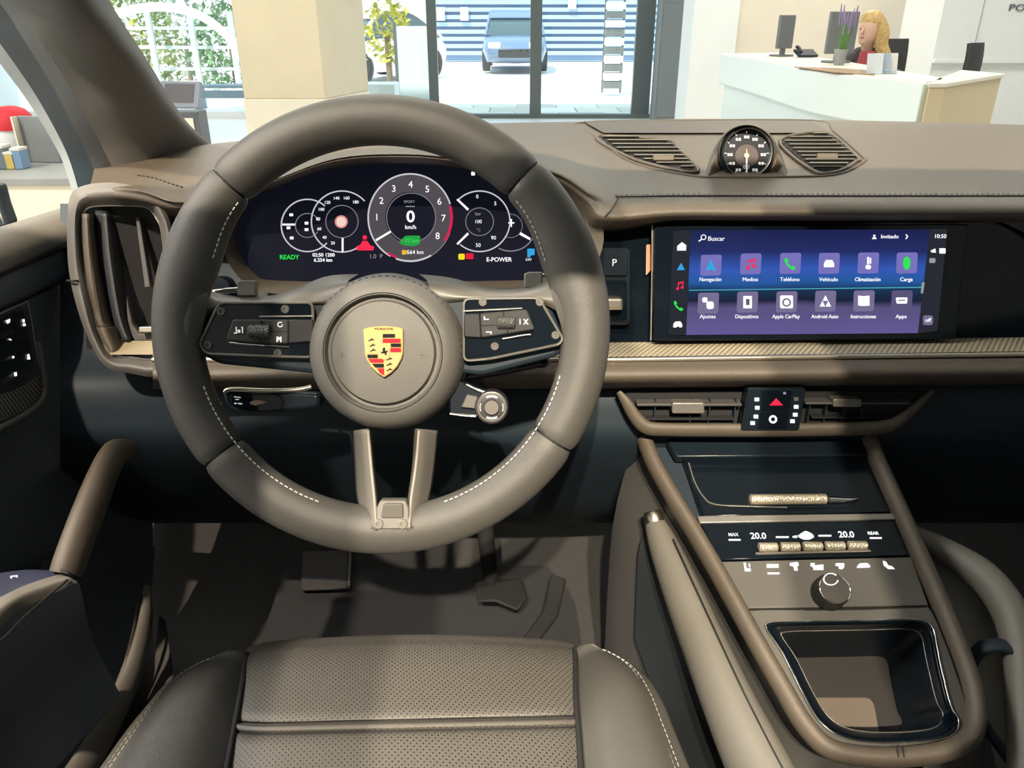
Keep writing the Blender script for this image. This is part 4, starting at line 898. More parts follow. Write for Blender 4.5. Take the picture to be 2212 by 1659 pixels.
for x, y, w in ((1587, 1166, 13), (1892, 1162, 13), (1690, 1160, 14), (1782, 1157, 14)): flat('display_bar', CPL, [(x - w, y - 1.8), (x + w, y - 1.8), (x + w, y + 1.8), (x - w, y + 1.8)], .0004, EW, cp)
flats('fan_symbol', CPL, [rpoly([(1722, 1158), (1730, 1152), (1740, 1146), (1754, 1152), (1760, 1160), (1748, 1166), (1734, 1165)], 4), [(1712, 1158), (1722, 1156), (1722, 1162), (1712, 1161)]], .0003, EW, cp)
# grey button panel with volume knob
bp = T('console_button_panel', 'grey console button panel with white symbols', 'control panel', K(1790, 1308, 0))
slab('panel', [K(x, y, .0015) for x, y in ((1558, 1213), (1969, 1203), (2006, 1308), (1612, 1314))], cn, .010, GREYP, bp, bev=.0008)
BPL = Pl(K(1780, 1230, .0020), cn)
sym = {
 1614: [[(-8, -10), (-3, -10), (-1, 2), (8, 3), (8, 9), (-5, 9)], [(3, -8), (6, -8), (7, 0), (4, 0)]],
 1669: [[(-13, -6), (13, -6), (13, 2), (-13, 2)], [(-11, 12), (15, 12), (15, 16), (-11, 16)]],
 1716: [rpoly([(-10, -8), (8, -10), (10, -2), (6, 0), (8, 9), (0, 9), (-2, 0), (-10, -2)], 2)],
 1765: [[(-14, -7), (-5, -7), (-5, -2), (14, -4), (14, 8), (-8, 8), (-8, 2), (-14, 0)]],
 1815: [rpoly([(-10, -6), (9, -6), (9, 2), (6, 7), (-2, 7), (-4, 0), (-10, 0)], 2)],
 1865: [rpoly([(-14, 2), (-8, -5), (8, -6), (15, 0), (15, 4), (-14, 5)], 2)],
 1919: [[(-12, -10), (-5, -8), (0, 0), (8, 2), (14, 8), (0, 8), (-10, 0)]],
}
for x, P in sym.items():
    y = 1225 - (x - 1614) * .013; flats('symbol', BPL, [[(x + a, y + b) for a, b in q] for q in P], 0, EW, bp)
vk = T('volume_knob', 'round black volume knob with chrome ring on the grey panel', 'knob', K(1784, 1292, .0015))
kc = K(1788, 1284, .0015); kk = .745 / FX
kn_ = (cn + V((.03, -.10, 0))).normalized()
lathe('knob_body', kc, kn_, [(38 * kk, 0), (37 * kk, .004), (34.5 * kk, .006), (35 * kk, .016), (34 * kk, .018), (31 * kk, .0185)], mat('knob_ribbed', (.014, .013, .013), .4, bump=.6, bscale=600), vk, n=44)
lathe('knob_cap', kc, kn_, [(32 * kk, .0180), (31 * kk, .0192), (10 * kk, .0196), (0, .0196)], mat('knob_cap', (.055, .05, .047), .45), vk, n=44)
lathe('chrome_ring', kc, kn_, [(34 * kk, .0176), (34.6 * kk, .0188), (33 * kk, .0194), (31.8 * kk, .0190)], CHROM, vk, n=44, caps=False)
kp = Pl(kc + kn_ * .0199, kn_)
arc('knob_mark', kp, 1795, 1251, 17, 40, 350, 3, .0001, EW, vk, n=30, sy=.8)
# cup holder panel and tray
ch = T('cup_holder_tray', 'gloss black open storage tray set into the grey console panel', 'tray', K(1870, 1610, 0))
OP = [(1668, 1345), (1760, 1342), (1880, 1340), (1975, 1338), (2012, 1352), (2024, 1400), (2036, 1455), (2054, 1525), (2070, 1556), (2060, 1585), (2010, 1600), (1900, 1604), (1820, 1592), (1770, 1558), (1730, 1490), (1690, 1410), (1656, 1358)]
OUT = [(1616, 1320), (1740, 1318), (1880, 1316), (1985, 1312), (2010, 1318), (2040, 1385), (2064, 1450), (2086, 1520), (2090, 1560), (2070, 1600), (2000, 1613), (1890, 1618), (1810, 1606), (1762, 1575), (1720, 1505), (1672, 1420), (1624, 1335)]
ring('surround', [K(x, y, .0015) for x, y in OUT], [K(x, y, .0015) for x, y in OP], GREYP, ch, n=4)
ring('rim_band', [K(x, y, .0035) for x, y in OP], [K(x + (1860 - x) * .07, y + (1470 - y) * .07, .0015) for x, y in OP], GLOSS, ch, n=4, mid=[K(x + (1860 - x) * .03, y + (1470 - y) * .03, .0045) for x, y in OP])
tube('rim_line', [K(x, y, .0036) for x, y in OP], .0008, CHROM, ch, n=6, closed=True, k=4)
I1 = [K(x + (1860 - x) * .07, y + (1470 - y) * .07, .0015) for x, y in OP]; I2 = [K(x + (1860 - x) * .16, y + (1470 - y) * .16, -.022) for x, y in OP]; 
cen = sum(I2, V((0, 0, 0))) / len(I2); I3 = [cen + (p - cen) * .80 - cn * .06 for p in I2]
ring('well_wall', I1, I3, GLOSS2, ch, n=4, mid=I2)
slab('well_floor', crom(I3, 4, True), cn, .004, mat('well_rubber', (.030, .027, .025), .6), ch)
tube('inner_line', [p + cn * .0006 for p in I2], .0007, DSILV, ch, n=6, closed=True, k=4)
cw = sum(I3, V((0, 0, 0))) / len(I3)
slab('rubber_pad', [cw + CO.x * a + CO.y * b + cn * .002 for a, b in rpoly([(-.052, -.058), (.018, -.058), (.022, -.005), (-.052, -.005)], .01)], cn, .003, mat('pad_brown', (.19, .15, .12), .6), ch, bev=.001)
disc('cap_hole', CO, 2052, 1556, 17, .0045, GLOSS, ch)
tube('lip_line', [K(x, y, .0016) for x, y in OUT[1:]], .0006, SEAM, ch, n=6, k=4)
for dx in (0, 12):
    tube('rail_seam', [K(1938 + dx, 1612, .013), K(1940 + dx, 1630, .0146), K(1942 + dx, 1655, .006)], .0006, SEAM, cc, n=6)
# ================================================================= driver seat
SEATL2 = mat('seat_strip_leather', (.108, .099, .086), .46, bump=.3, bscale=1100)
seat = T('driver_seat', 'dark leather driver seat cushion with perforated center panel', 'car seat', V((-.10, .45, .55)))
def Sx(px, py, z): return ZP(z).at(px, py)
rowsY = [(1384, .826), (1396, .832), (1430, .836), (1490, .836), (1546, .834), (1554, .8295), (1562, .834), (1573, .834), (1580, .8295), (1588, .833), (1659, .828), (1760, .822)]
def seat_row(y, z, cols):
    return [Sx(x, y + dy, z + dz) for x, dy, dz in cols]
G = []
for y, z in rowsY:
    k = min(1, (y - 1384) / 60)
    sk = (y - 1384) / 375 * 28
    xl, xr = 528 - sk * 1.4, 1240 + sk * .35
    cols = [(xl, 26 * (1 - k) - 6 * k, -.008), (xl + (xr - xl) * .08, 14 * (1 - k), -.002), (xl + (xr - xl) * .3, 4 * (1 - k), .002), (xl + (xr - xl) * .5, 0, .003), (xl + (xr - xl) * .7, 2 * (1 - k), .002), (xl + (xr - xl) * .92, 10 * (1 - k), -.002), (xr, 18 * (1 - k), -.008)]
    tl = 1 if 1540 < y < 1592 else 0
    cols = [(x, dy + tl * (10 - 20 * (x - xl) / (xr - xl)) * .8, dz) for x, dy, dz in cols]
    G.append(seat_row(y, z, cols))
front = [[p + V((0, .022, -.012)) for p in G[0]], [p + V((0, .028, -.045)) for p in G[0]], [p + V((0, .020, -.16)) for p in G[0]]]
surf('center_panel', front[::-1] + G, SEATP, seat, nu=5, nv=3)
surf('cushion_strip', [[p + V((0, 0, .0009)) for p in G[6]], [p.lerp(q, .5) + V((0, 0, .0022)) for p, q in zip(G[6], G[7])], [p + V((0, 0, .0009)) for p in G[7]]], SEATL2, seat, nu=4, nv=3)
for r in (5, 8): tube('seam', [p + V((0, 0, .0008)) for p in G[r]], .0013, SEAM, seat, n=6)
def bolster(P, inner, sgn):
    rows = []
    for i, ((ox, oy, oz), (ix, iy, iz)) in enumerate(zip(P, inner)):
        rz = (.001, .008, .014, .018, .019, .02, .02)[i]
        a, b = Sx(ix, iy, iz), Sx(ox, oy, oz); m1 = a.lerp(b, .30) + V((0, 0, rz)); m2 = a.lerp(b, .68) + V((0, 0, rz))
        rows.append([a, m1, m2, b, b + V((sgn * .016, .004, -.03)), b + V((sgn * .014, .004, -.18))])
    f0 = rows[0]; pre = [[p + V((0, .008, -.10 if i < 5 else -.05)) for i, p in enumerate(f0)]]
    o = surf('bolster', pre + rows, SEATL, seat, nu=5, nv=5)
    stitches('stitching', [r[3] + V((-sgn * .006, 0, .0055)) for r in rows], THREADW, seat, ln=.0035, gap=.002, r=.0006)
    stitches('stitching', [r[3] + V((-sgn * .001, 0, .0025)) for r in rows], THREAD, seat, ln=.0035, gap=.002, r=.0006)
bolster([(505, 1418, .826), (440, 1432, .828), (380, 1465, .830), (335, 1516, .830), (290, 1572, .828), (226, 1664, .824), (150, 1770, .82)],
        [(530, 1416, .820), (528, 1440, .824), (522, 1475, .826), (514, 1520, .826), (505, 1575, .824), (490, 1662, .818), (470, 1760, .812)], -1)
bolster([(1268, 1404, .826), (1320, 1414, .828), (1370, 1446, .830), (1404, 1496, .830), (1430, 1560, .828), (1470, 1664, .824), (1510, 1770, .82)],
        [(1246, 1402, .820), (1244, 1430, .824), (1245, 1475, .826), (1247, 1520, .826), (1250, 1575, .824), (1256, 1662, .818), (1264, 1760, .812)], 1)
tube('seam_gap', [Sx(x, y, z + .003) for x, y, z in ((532, 1412, .822), (526, 1460, .826), (516, 1520, .826), (505, 1580, .823), (490, 1662, .818))], .0028, SEAM, seat, n=8)
tube('seam_gap', [Sx(x, y, z + .003) for x, y, z in ((1243, 1400, .822), (1243, 1450, .826), (1245, 1520, .826), (1250, 1580, .823), (1255, 1662, .818))], .0028, SEAM, seat, n=8)
box('seat_base', (-.10, .30, .66), (.40, .50, .20), PLAS, seat, bev=.03)

# ================================================================= driver door
dr = T('driver_door', 'dark trimmed driver door panel with padded sill', 'car door', V((-.54, .5, .55)))
def Dx(px, py, X): return XP(X).at(px, py)
xs = (-260, -120, 0, 70, 140, 230, 330)
def drow(f, X): return [Dx(x, f(x), X if not callable(X) else X(x)) for x in xs]
w_l = lambda x: 490 - .31 * x       # window line
s_l = lambda x: 592 - .43 * x       # crease below the sill
surf('sill_pad', [drow(lambda x: w_l(x) + 14, -.600), drow(lambda x: w_l(x), -.585), drow(lambda x: w_l(x) + 10, -.558), drow(lambda x: (w_l(x) + s_l(x)) / 2 + 6, -.536), drow(lambda x: s_l(x) - 4, -.533), drow(lambda x: s_l(x) + 2, -.545)], DOORL, dr, nu=4, nv=4)
b_l = lambda x: 668 - .46 * x
surf('mid_panel', [drow(lambda x: s_l(x) - 2, -.548), drow(lambda x: s_l(x) + 12, -.538), drow(lambda x: b_l(x) - 4, -.534), drow(lambda x: b_l(x) + 2, -.545), drow(lambda x: b_l(x) + 16, -.540), drow(lambda x: b_l(x) + 120, -.538), drow(lambda x: b_l(x) + 280, -.538), drow(lambda x: 1000 - .2 * x, -.542), drow(lambda x: 1240 - .2 * x, -.545), drow(lambda x: 1700 - .5 * x, -.55)], DOORM, dr, nu=4, nv=4)
tube('seam', [p + V((.0015, 0, 0)) for p in drow(s_l, -.5335)], .0009, SEAM, dr, n=6)
# switch plate and perforated inlay
DP = XP(-.530)
def DD(L, h=0): return [XP(-.530 + h).at(x, y) for x, y in L]
sp_ = slab('switch_plate', DD(rpoly([(-60, 708), (44, 660), (58, 668), (76, 778), (74, 796), (-60, 868)], 10), .004), (1, 0, 0), .006, PLAS2, dr, bev=.001)
for P in ([(-40, 705), (28, 675), (30, 712), (-40, 742)], [(32, 673), (52, 668), (60, 720), (36, 728)], [(-40, 748), (36, 716), (44, 760), (-40, 798)], [(40, 734), (62, 726), (72, 782), (48, 794)], [(-40, 804), (44, 766), (46, 796), (-40, 846)]):
    slab('switch', DD(rpoly(P, 4), .0058), (1, 0, 0), .003, GLOSS2, sp_, bev=.0006)
for P in ([[(12, 693), (22, 688), (22, 696), (16, 700)]], [[(48, 690), (53, 689), (54, 696), (49, 697)], [(49, 699), (55, 698), (56, 704), (50, 705)]], [[(19, 731), (25, 733), (25, 736), (19, 734)]], [[(26, 769), (31, 769), (31, 774), (26, 774)]], [[(59, 766), (63, 764), (66, 776), (59, 777)]], [[(30, 805), (36, 803), (37, 812), (31, 813)]]):
    vs = [p for q in P for p in DD(q, .0068)]; fs = []; o = 0
    for q in P: fs.append(tuple(range(o, o + len(q)))); o += len(q)
    mk('switch_symbol', vs, fs, EW, sp_, False)
tube('plate_edge', DD([(-60, 706), (46, 658), (62, 664), (82, 780), (98, 806)], .0045), .0010, DSILV, dr, n=6)
surf('metal_inlay', [[XP(-.527).at(x, y) for x, y in r] for r in ([(-60, 866), (0, 852), (40, 838), (88, 808)], [(-60, 900), (0, 884), (45, 868), (90, 838)], [(-60, 944), (0, 912), (50, 888), (84, 860)])], mat('door_perforated_metal', (.50, .45, .38), .34, metal=.7, perf=(.0040, .36, (.05, .045, .04))), dr, nu=5, nv=4)
tube('inlay_edge', DD([(-60, 960), (0, 924), (50, 898), (88, 868), (97, 845), (94, 806), (82, 740)], .006), .0032, DOORL, dr, n=8)
# pull handle
tube('pull_handle', [U(x, y, d) for x, y, d in ((142, 1240, .70), (152, 1212, .705), (178, 1140, .725), (205, 1070, .75), (232, 1005, .775), (252, 978, .79), (280, 972, .82))], [.016, .0165, .0165, .016, .015, .014, .010], LEA, dr, n=16, up=(1, .2, .2), rv=[.013, .013, .013, .013, .012, .012, .010])
tube('handle_joint', [U(120, 1224, .695), U(146, 1238, .684), U(172, 1254, .70)], .0016, SEAM, dr, n=6)
# armrest
AR = [[(-200, 1330, .66), (-60, 1255, .68), (40, 1232, .70), (112, 1232, .71)], [(-200, 1420, .64), (-60, 1322, .655), (40, 1268, .68), (140, 1243, .695)], [(-200, 1470, .635), (-60, 1362, .65), (40, 1296, .672), (152, 1256, .692)], [(-200, 1520, .66), (-60, 1402, .675), (40, 1332, .69), (172, 1264, .705)], [(-200, 1700, .76), (-60, 1640, .78), (60, 1520, .80), (200, 1380, .82)], [(-200, 1900, .80), (-60, 1800, .82), (100, 1680, .84), (260, 1500, .86)]]
ar = surf('armrest', [[U(*p) for p in r] for r in AR[2:]], DOORM, dr, nu=5, nv=5)
surf('armrest_top', [[U(*p) for p in r] for r in AR[:3]], mat('armrest_navy', (.028, .032, .062), .5), dr, nu=5, nv=4)
surf('armrest_pad', [[U(*p) for p in r] for r in ([(-200, 1425, .637), (-60, 1322, .652), (0, 1290, .66), (60, 1262, .675), (128, 1240, .692)], [(-200, 1460, .629), (-60, 1352, .644), (0, 1318, .652), (60, 1282, .668), (150, 1247, .688)], [(-200, 1500, .634), (-60, 1396, .649), (0, 1354, .657), (60, 1310, .672), (168, 1258, .692)])], DOORL, dr, nu=5, nv=5)
tube('armrest_seam', [U(x, y, d - .004) for x, y, d in ((-100, 1476, .645), (0, 1386, .66), (60, 1326, .672), (146, 1252, .688))], .0011, SEAM, dr, n=6)
flats('window_symbol', Pl(U(30, 1246, .675), (.3, -.5, .8)), [[(22, 1244), (38, 1242), (38, 1247), (34, 1247), (34, 1245), (26, 1246), (26, 1249), (22, 1249)]], .001, EW, dr)
# lower door: bright kick strip and pocket edge
tube('pocket_strip', [U(x, y, d) for x, y, d in ((318, 1268, 1.0), (316, 1330, .97), (300, 1410, .93), (270, 1490, .90), (225, 1580, .86), (170, 1670, .82), (100, 1770, .78))], [.006, .011, .014, .016, .017, .018, .018], DOORL, dr, n=14, up=(1, 0, .3), rv=[.004, .006, .007, .008, .008, .008, .008])
tube('strip_edge', [U(x - 12, y, d - .008) for x, y, d in ((310, 1290, 1.0), (302, 1350, .97), (282, 1430, .93), (248, 1510, .90), (200, 1600, .86), (140, 1690, .82))], .0022, SILV, dr, n=8)
surf('lower_panel', [[U(x, y, d) for x, y, d in r] for r in ([(90, 1210, .86), (200, 1190, 1.04), (335, 1180, 1.2)], [(80, 1330, .86), (200, 1320, 1.0), (325, 1300, 1.1)], [(40, 1520, .85), (180, 1490, .95), (300, 1440, 1.02)], [(-60, 1800, .80), (100, 1760, .84), (210, 1650, .90)])], DOORM, dr, nu=5, nv=5)
sl = surf('sill_plate', [[U(x, y, d) for x, y, d in r] for r in ([(345, 1330, 1.06), (356, 1340, 1.05)], [(336, 1420, 1.0), (374, 1450, .98)], [(328, 1490, .96), (366, 1500, .94)], [(250, 1700, .86), (300, 1700, .85)])], LEAD, None, sol=.004)
tag(sl, 'grey door sill trim beside the driver seat', 'sill trim')

# ================================================================= windscreen pillar, mirror
pr_ = T('windshield_pillar', 'slanted taupe windshield pillar trim on the driver side', 'pillar trim', U(320, 360, 1.0))
R_ = [(130, -120, .68), (198, 0, .76), (236, 52, .80), (300, 140, .88), (345, 212, .95), (390, 270, 1.03), (440, 314, 1.12), (470, 345, 1.16)]
M_ = [(40, -120, .66), (118, 0, .735), (160, 60, .775), (215, 150, .85), (258, 230, .91), (300, 300, .98), (340, 352, 1.04), (360, 385, 1.08)]
L_ = [(-60, -120, .68), (30, 0, .755), (76, 70, .79), (140, 170, .86), (185, 250, .92), (222, 320, .98), (250, 380, 1.02), (262, 420, 1.04)]
B_ = [(180, -140, .80), (232, -10, .86), (262, 44, .90), (322, 136, .97), (366, 210, 1.03), (408, 268, 1.10), (455, 312, 1.18), (480, 345, 1.22)]
surf('pillar_trim', [[U(*p) for p in c] for c in (B_, R_, M_, L_)], mat('pillar_trim_fabric', (.115, .114, .108), .7, bump=.3, bscale=1500), pr_, nu=5, nv=6)
L2 = [(-120, -120, .70), (0, 8, .775), (50, 84, .81), (112, 184, .88), (152, 262, .935), (188, 332, .99), (214, 396, 1.02), (220, 430, 1.04)]
L3 = [(-190, -120, .74), (-55, 20, .80), (0, 94, .83), (66, 188, .90), (112, 266, .95), (148, 340, 1.0), (172, 420, 1.03), (176, 450, 1.04)]
L4 = [(-215, -120, .76), (-80, 30, .82), (-22, 108, .85), (48, 202, .92), (96, 276, .97), (134, 346, 1.02), (158, 424, 1.05), (160, 455, 1.06)]
surf('inner_trim', [[U(*p) for p in c] for c in (L_, L2)], PLAS2, pr_, nu=5, nv=4)
surf('door_seal', [[U(*p) for p in c] for c in (L2, L3)], PLAS, pr_, nu=5, nv=4)
surf('window_edge', [[U(*p) for p in c] for c in (L3, L4)], mat('window_edge_grey', (.22, .25, .27), .35), pr_, nu=5, nv=3)
mi = T('side_mirror', 'black door mirror edge outside the driver window', 'mirror', U(10, 495, 1.0))
slab('housing', [U(-60, 396, .98), U(-12, 400, .98), (U(-2, 440, .98)), U(14, 486, .98), U(4, 498, .98), U(-60, 504, .98)], (-.3, -1, 0), .02, GLOSS2, mi, bev=.005)
sg = slab('window_4', [Dx(-300, 600, -.605), Dx(-300, -200, -.56), Dx(-60, -10, -.575), Dx(60, 190, -.585), Dx(150, 330, -.595), Dx(162, 445, -.605)], (1, 0, 0), .004, GLASSC)
struct(sg, 'driver door window glass')
# ================================================================= footwell and pedals
bp_ = T('brake_pedal', 'dark brake pedal pad in the footwell under the wheel', 'pedal', U(1080, 1310, 1.12))
slab('pedal_pad', [U(x, y, d) for x, y, d in ((1022, 1250, 1.16), (1128, 1250, 1.16), (1140, 1290, 1.12), (1118, 1320, 1.10), (1070, 1300, 1.11), (1030, 1300, 1.11))], (0, -.7, .7), .012, SEAM, bp_, bev=.004)
tube('pedal_arm', [U(1060, 1260, 1.16), U(1050, 1160, 1.14), U(1040, 1040, 1.10)], .012, SEAM, bp_, n=10)
ap = T('accelerator_pedal', 'tall dark accelerator pedal on the right of the footwell', 'pedal', U(1150, 1400, 1.10))
slab('pedal_pad', [U(x, y, d) for x, y, d in ((1190, 1240, 1.2), (1222, 1250, 1.2), (1204, 1330, 1.14), (1150, 1400, 1.09), (1120, 1392, 1.09), (1172, 1320, 1.14))], (-.2, -.7, .7), .012, SEAM, ap, bev=.003)
dp = T('foot_rest', 'dark ribbed foot rest on the left of the footwell', 'foot rest', U(700, 1275, 1.25))
slab('rest_pad', [U(x, y, d) for x, y, d in ((650, 1190, 1.33), (756, 1188, 1.33), (752, 1272, 1.24), (648, 1276, 1.24))], (0, -.7, .7), .02, mat('foot_rest_grey', (.035, .032, .034), .8), dp, bev=.004)
tube('rest_edge', [U(757, 1190, 1.325), U(753, 1270, 1.235)], .003, LEAD, dp, n=8)
mt_ = slab('floor_mat', [V((-.36, .62, .545)), V((.10, .62, .545)), V((.12, .98, .555)), (V((.06, 1.06, .575))), V((-.38, 1.05, .57))], (0, 0, 1), .012, mat('mat_charcoal', (.020, .020, .023), .95, bump=.8, bscale=600), None, bev=.004)
tag(mt_, 'charcoal floor mat in the driver footwell', 'floor mat')
# ================================================================= showroom things
def prism(name, P2, z0, z1, material, parent=None, bev=0, label=None):
    return slab(name, [V((x, y, z1)) for x, y in P2], (0, 0, 1), z1 - z0, material, parent, bev, label=label)
# column
colu = T('column', 'square cream column with pale plinth beside the entrance doors', 'column', (YP(9.2).at(600, 100).x, 9.6, 0))
xa, xb = YP(9.2).at(512, 100).x, YP(9.2).at(692, 100).x
xc = YP(9.2).at(748, 100).x
prism('shaft', [(xa, 9.2), (xb, 9.2), (xb + .30, 10.3), (xa, 10.3)], .58, 4.7, CREAM, colu, bev=.01)
prism('plinth', [(xa - .01, 9.19), (xb + .01, 9.19), (xb + .31, 10.31), (xa - .01, 10.31)], 0, .58, CREAM2, colu, bev=.01)
# kiosk with tablet
kx = U(390, 205, 4.9)
kk_ = T('tablet_kiosk', 'information kiosk with tablet screen on a dark edged pedestal', 'kiosk', (kx.x, kx.y, 0))
rotk = Matrix.Rotation(radians(-12), 3, 'Z') @ Matrix.Rotation(radians(-24), 3, 'X')
box('tablet', (kx.x, kx.y, kx.z), (.275, .03, .165), mat('tablet_silver', (.22, .25, .30), .35), kk_, rotk, bev=.008)
box('screen', V((kx.x, kx.y, kx.z)) + rotk @ V((0, -.0165, .005)), (.205, .003, .115), mat('tablet_screen', (.10, .10, .11), .3), kk_, rotk)
zb = kx.z - .10
box('pedestal', (kx.x - .005, kx.y + .06, zb / 2), (.20, .16, zb), mat('kiosk_dark', (.10, .11, .12), .5), kk_, bev=.006)
box('front_panel', (kx.x - .015, kx.y - .024, zb / 2 - .01), (.155, .008, zb - .05), CREAM2, kk_)
# reception counter (diagonal front, cream return)
CW = mat('counter_white', (.70, .77, .77), .35); CT = mat('counter_cream', (.74, .62, .40), .5); CTT = mat('counter_top_edge', (.88, .83, .70), .45)
TOP = ZP(1.10)
FP = [TOP.at(x, y) for x, y in ((1556, 117), (1640, 131), (1723, 147), (1789, 157), (1900, 169), (1995, 180))]
rc = T('reception_counter', 'long white reception counter with cream end and wooden worktop', 'counter', (FP[3].x + .2, FP[3].y, 0))
F2 = crom([V((p.x, p.y)) for p in FP], 4); BK = [p + V((.22, .10)) for p in F2]
prism('fascia', [tuple(p) for p in F2] + [tuple(p) for p in BK[::-1]], .86, 1.10, CW, rc, bev=.008)
BK2 = [p + V((.62 - .42 * (i / (len(F2) - 1)) ** 2, .22)) for i, p in enumerate(F2)]
prism('top', [tuple(p + V((.02, .01))) for p in F2] + [tuple(p) for p in BK2[::-1]], 1.095, 1.105, CTT, rc)
ins = [p + V((.07, .03)) for p in F2]
prism('base', [tuple(p) for p in ins] + [tuple(p) for p in BK[::-1]], 0, .86, CW, rc)
e0, e1, e2 = TOP.at(1997, 180) + V((0, -.05, 0)), TOP.at(2034, 180) + V((0, -.05, 0)), TOP.at(2165, 161)
prism('end_panel', [(e0.x, e0.y), (e1.x, e1.y), (e2.x, e2.y), (e2.x - .05, e2.y + .35), (e0.x + .22, e0.y + .3)], 0, 1.085, CT, rc, bev=.006)
prism('end_top', [(e0.x - .01, e0.y - .01), (e1.x, e1.y - .01), (e2.x + .01, e2.y - .01), (e2.x - .05, e2.y + .36), (e0.x + .20, e0.y + .32)], 1.085, 1.105, CTT, rc, bev=.004)
prism('worktop', [(q.x, q.y) for q in (ZP(1.108).at(x, y) for x, y in ((1716, 144), (1800, 156), (1890, 162), (1885, 152), (1800, 147)))], 1.104, 1.109, mat('worktop_wood', (.30, .17, .085), .45, var=.2, vscale=8), rc)
def on(px, py, z): return ZP(z).at(px, py)
MONB = mat('monitor_grey', (.17, .18, .19), .45)
def monitor(px, py, w, h, yaw, label, d):
    p = on(px, py, 1.105)
    m_ = T('computer_monitor', label, 'monitor', (p.x, p.y, 1.105), 'monitors on the counter'); R = Matrix.Rotation(radians(yaw), 3, 'Z')
    box('screen_back', (p.x, p.y, 1.105 + .06 + h / 2), (w, .03, h), MONB, m_, R, bev=.006)
    box('stand', (p.x, p.y + .02, 1.105 + .05), (.04, .03, .10), MONB, m_, R, bev=.004)
    box('foot', (p.x, p.y + .03, 1.105 + .008), (.16, .12, .014), MONB, m_, R, bev=.003)
monitor(1690, 122, .17, .25, 30, 'narrow grey monitor seen from behind near the glass doors', 6)
monitor(1808, 136, .22, .27, 12, 'dark grey monitor back behind the flower pot', 5)
# plant
pp_ = on(1812, 141, 1.105)
pt = T('potted_plant', 'potted purple flower spikes in a silver vase on the counter', 'plant', (pp_.x, pp_.y, 1.105))
lathe('vase', (pp_.x, pp_.y, 1.105), (0, 0, 1), [(.032, 0), (.036, .03), (.042, .09), (.046, .10), (.043, .10), (.040, .095)], mat('vase_silver', (.30, .31, .33), .3, metal=.6), pt, n=20)
lathe('soil', (pp_.x, pp_.y, 1.105), (0, 0, 1), [(.041, .090), (0, .094)], mat('white_pebbles', (.75, .75, .70), .8), pt, n=16)
for k in range(11):
    a = random.uniform(0, 6.28); r = random.uniform(.01, .03); b0 = V((pp_.x + r * cos(a), pp_.y + r * sin(a), 1.195)); tp = b0 + V((.03 * cos(a), .03 * sin(a), random.uniform(.16, .24)))
    tube('stem', [b0, b0.lerp(tp, .5) + V((.004, 0, 0)), tp], [.005, .004, .003], mat('leaf_green', (.10, .26, .05), .6), pt, n=5, k=2)
    tube('flower_spike', [tp - V((0, 0, .08)), tp, tp + V((.004 * cos(a), 0, .05))], [.004, .006, .002], mat('lavender', (.30, .22, .42), .7), pt, n=5, k=2)
# desk phone and papers
ph = on(1740, 124, 1.105)
tel = T('desk_phone', 'black desk phone on the white counter', 'phone', (ph.x, ph.y, 1.105))
slab('base', [V((ph.x + a, ph.y + b, 1.105 + c)) for a, b, c in ((-.08, -.06, .02), (.08, -.06, .02), (.08, .08, .06), (-.08, .08, .06))], (0, -.3, 1), .018, PLAS, tel, bev=.004)
tube('handset', [V((ph.x - .06, ph.y - .05, 1.145)), V((ph.x - .065, ph.y, 1.175)), V((ph.x - .06, ph.y + .06, 1.18))], .014, PLAS, tel, n=8)
pq = on(1905, 160, 1.105)
lh = T('leaflet_holder', 'pale holder with blue printed leaflets on the counter', 'leaflet holder', (pq.x, pq.y, 1.105))
for i, (c, dx) in enumerate((((.75, .80, .85), -.05), ((.45, .52, .66), .0), ((.86, .84, .80), .05))):
    box('leaflet', (pq.x + dx, pq.y + .02 * i, 1.105 + .055), (.09, .004, .11), mat('leaflet_%d' % i, c, .6), lh, Matrix.Rotation(radians(-14), 3, 'X'))
box('holder', (pq.x, pq.y + .03, 1.105 + .012), (.20, .08, .024), glass('acrylic', (.9, .95, 1), .08), lh, bev=.003)
# office chairs
def office_chair(px, py, d, w, h, label, yaw=0):
    p = U(px, py, d); oc = T('office_chair', label, 'chair', (p.x, p.y, 0), 'office chairs behind the counter'); R = Matrix.Rotation(radians(yaw), 3, 'Z'); DK = mat('chair_black', (.035, .037, .04), .6)
    G = [[V((p.x, p.y, 0)) + R @ V((w * x * (1 - .12 * abs(t)), .06 * x * x + .05 * (t - .5) ** 2, p.z + h * (t - .5))) for x in (-.5, -.25, 0, .25, .5)] for t in (0, .3, .6, .85, 1)]
    surf('backrest', G, DK, oc, sol=.035)
    box('seat', (p.x - .02, p.y - .22, .50), (.42, .44, .08), DK, oc, R, bev=.03)
    tube('back_post', [V((p.x, p.y + .02, .50)), V((p.x, p.y + .05, .75)), V((p.x, p.y + .03, p.z - h / 2 + .05))], .022, FRAME, oc, n=8)
    zz = .46
    tube('post', [V((p.x, p.y - .15, zz)), V((p.x, p.y - .15, .08))], .025, FRAME, oc, n=10)
    for k in range(5):
        a = 2 * pi * k / 5; tube('leg', [V((p.x, p.y - .15, .09)), V((p.x + .26 * cos(a), p.y - .15 + .26 * sin(a), .04))], .016, FRAME, oc, n=8)
office_chair(1925, 128, 6.35, .26, .30, 'black office chair behind the seated woman')
office_chair(2106, 136, 5.6, .20, .26, 'empty black office chair at the cream counter end', 35)
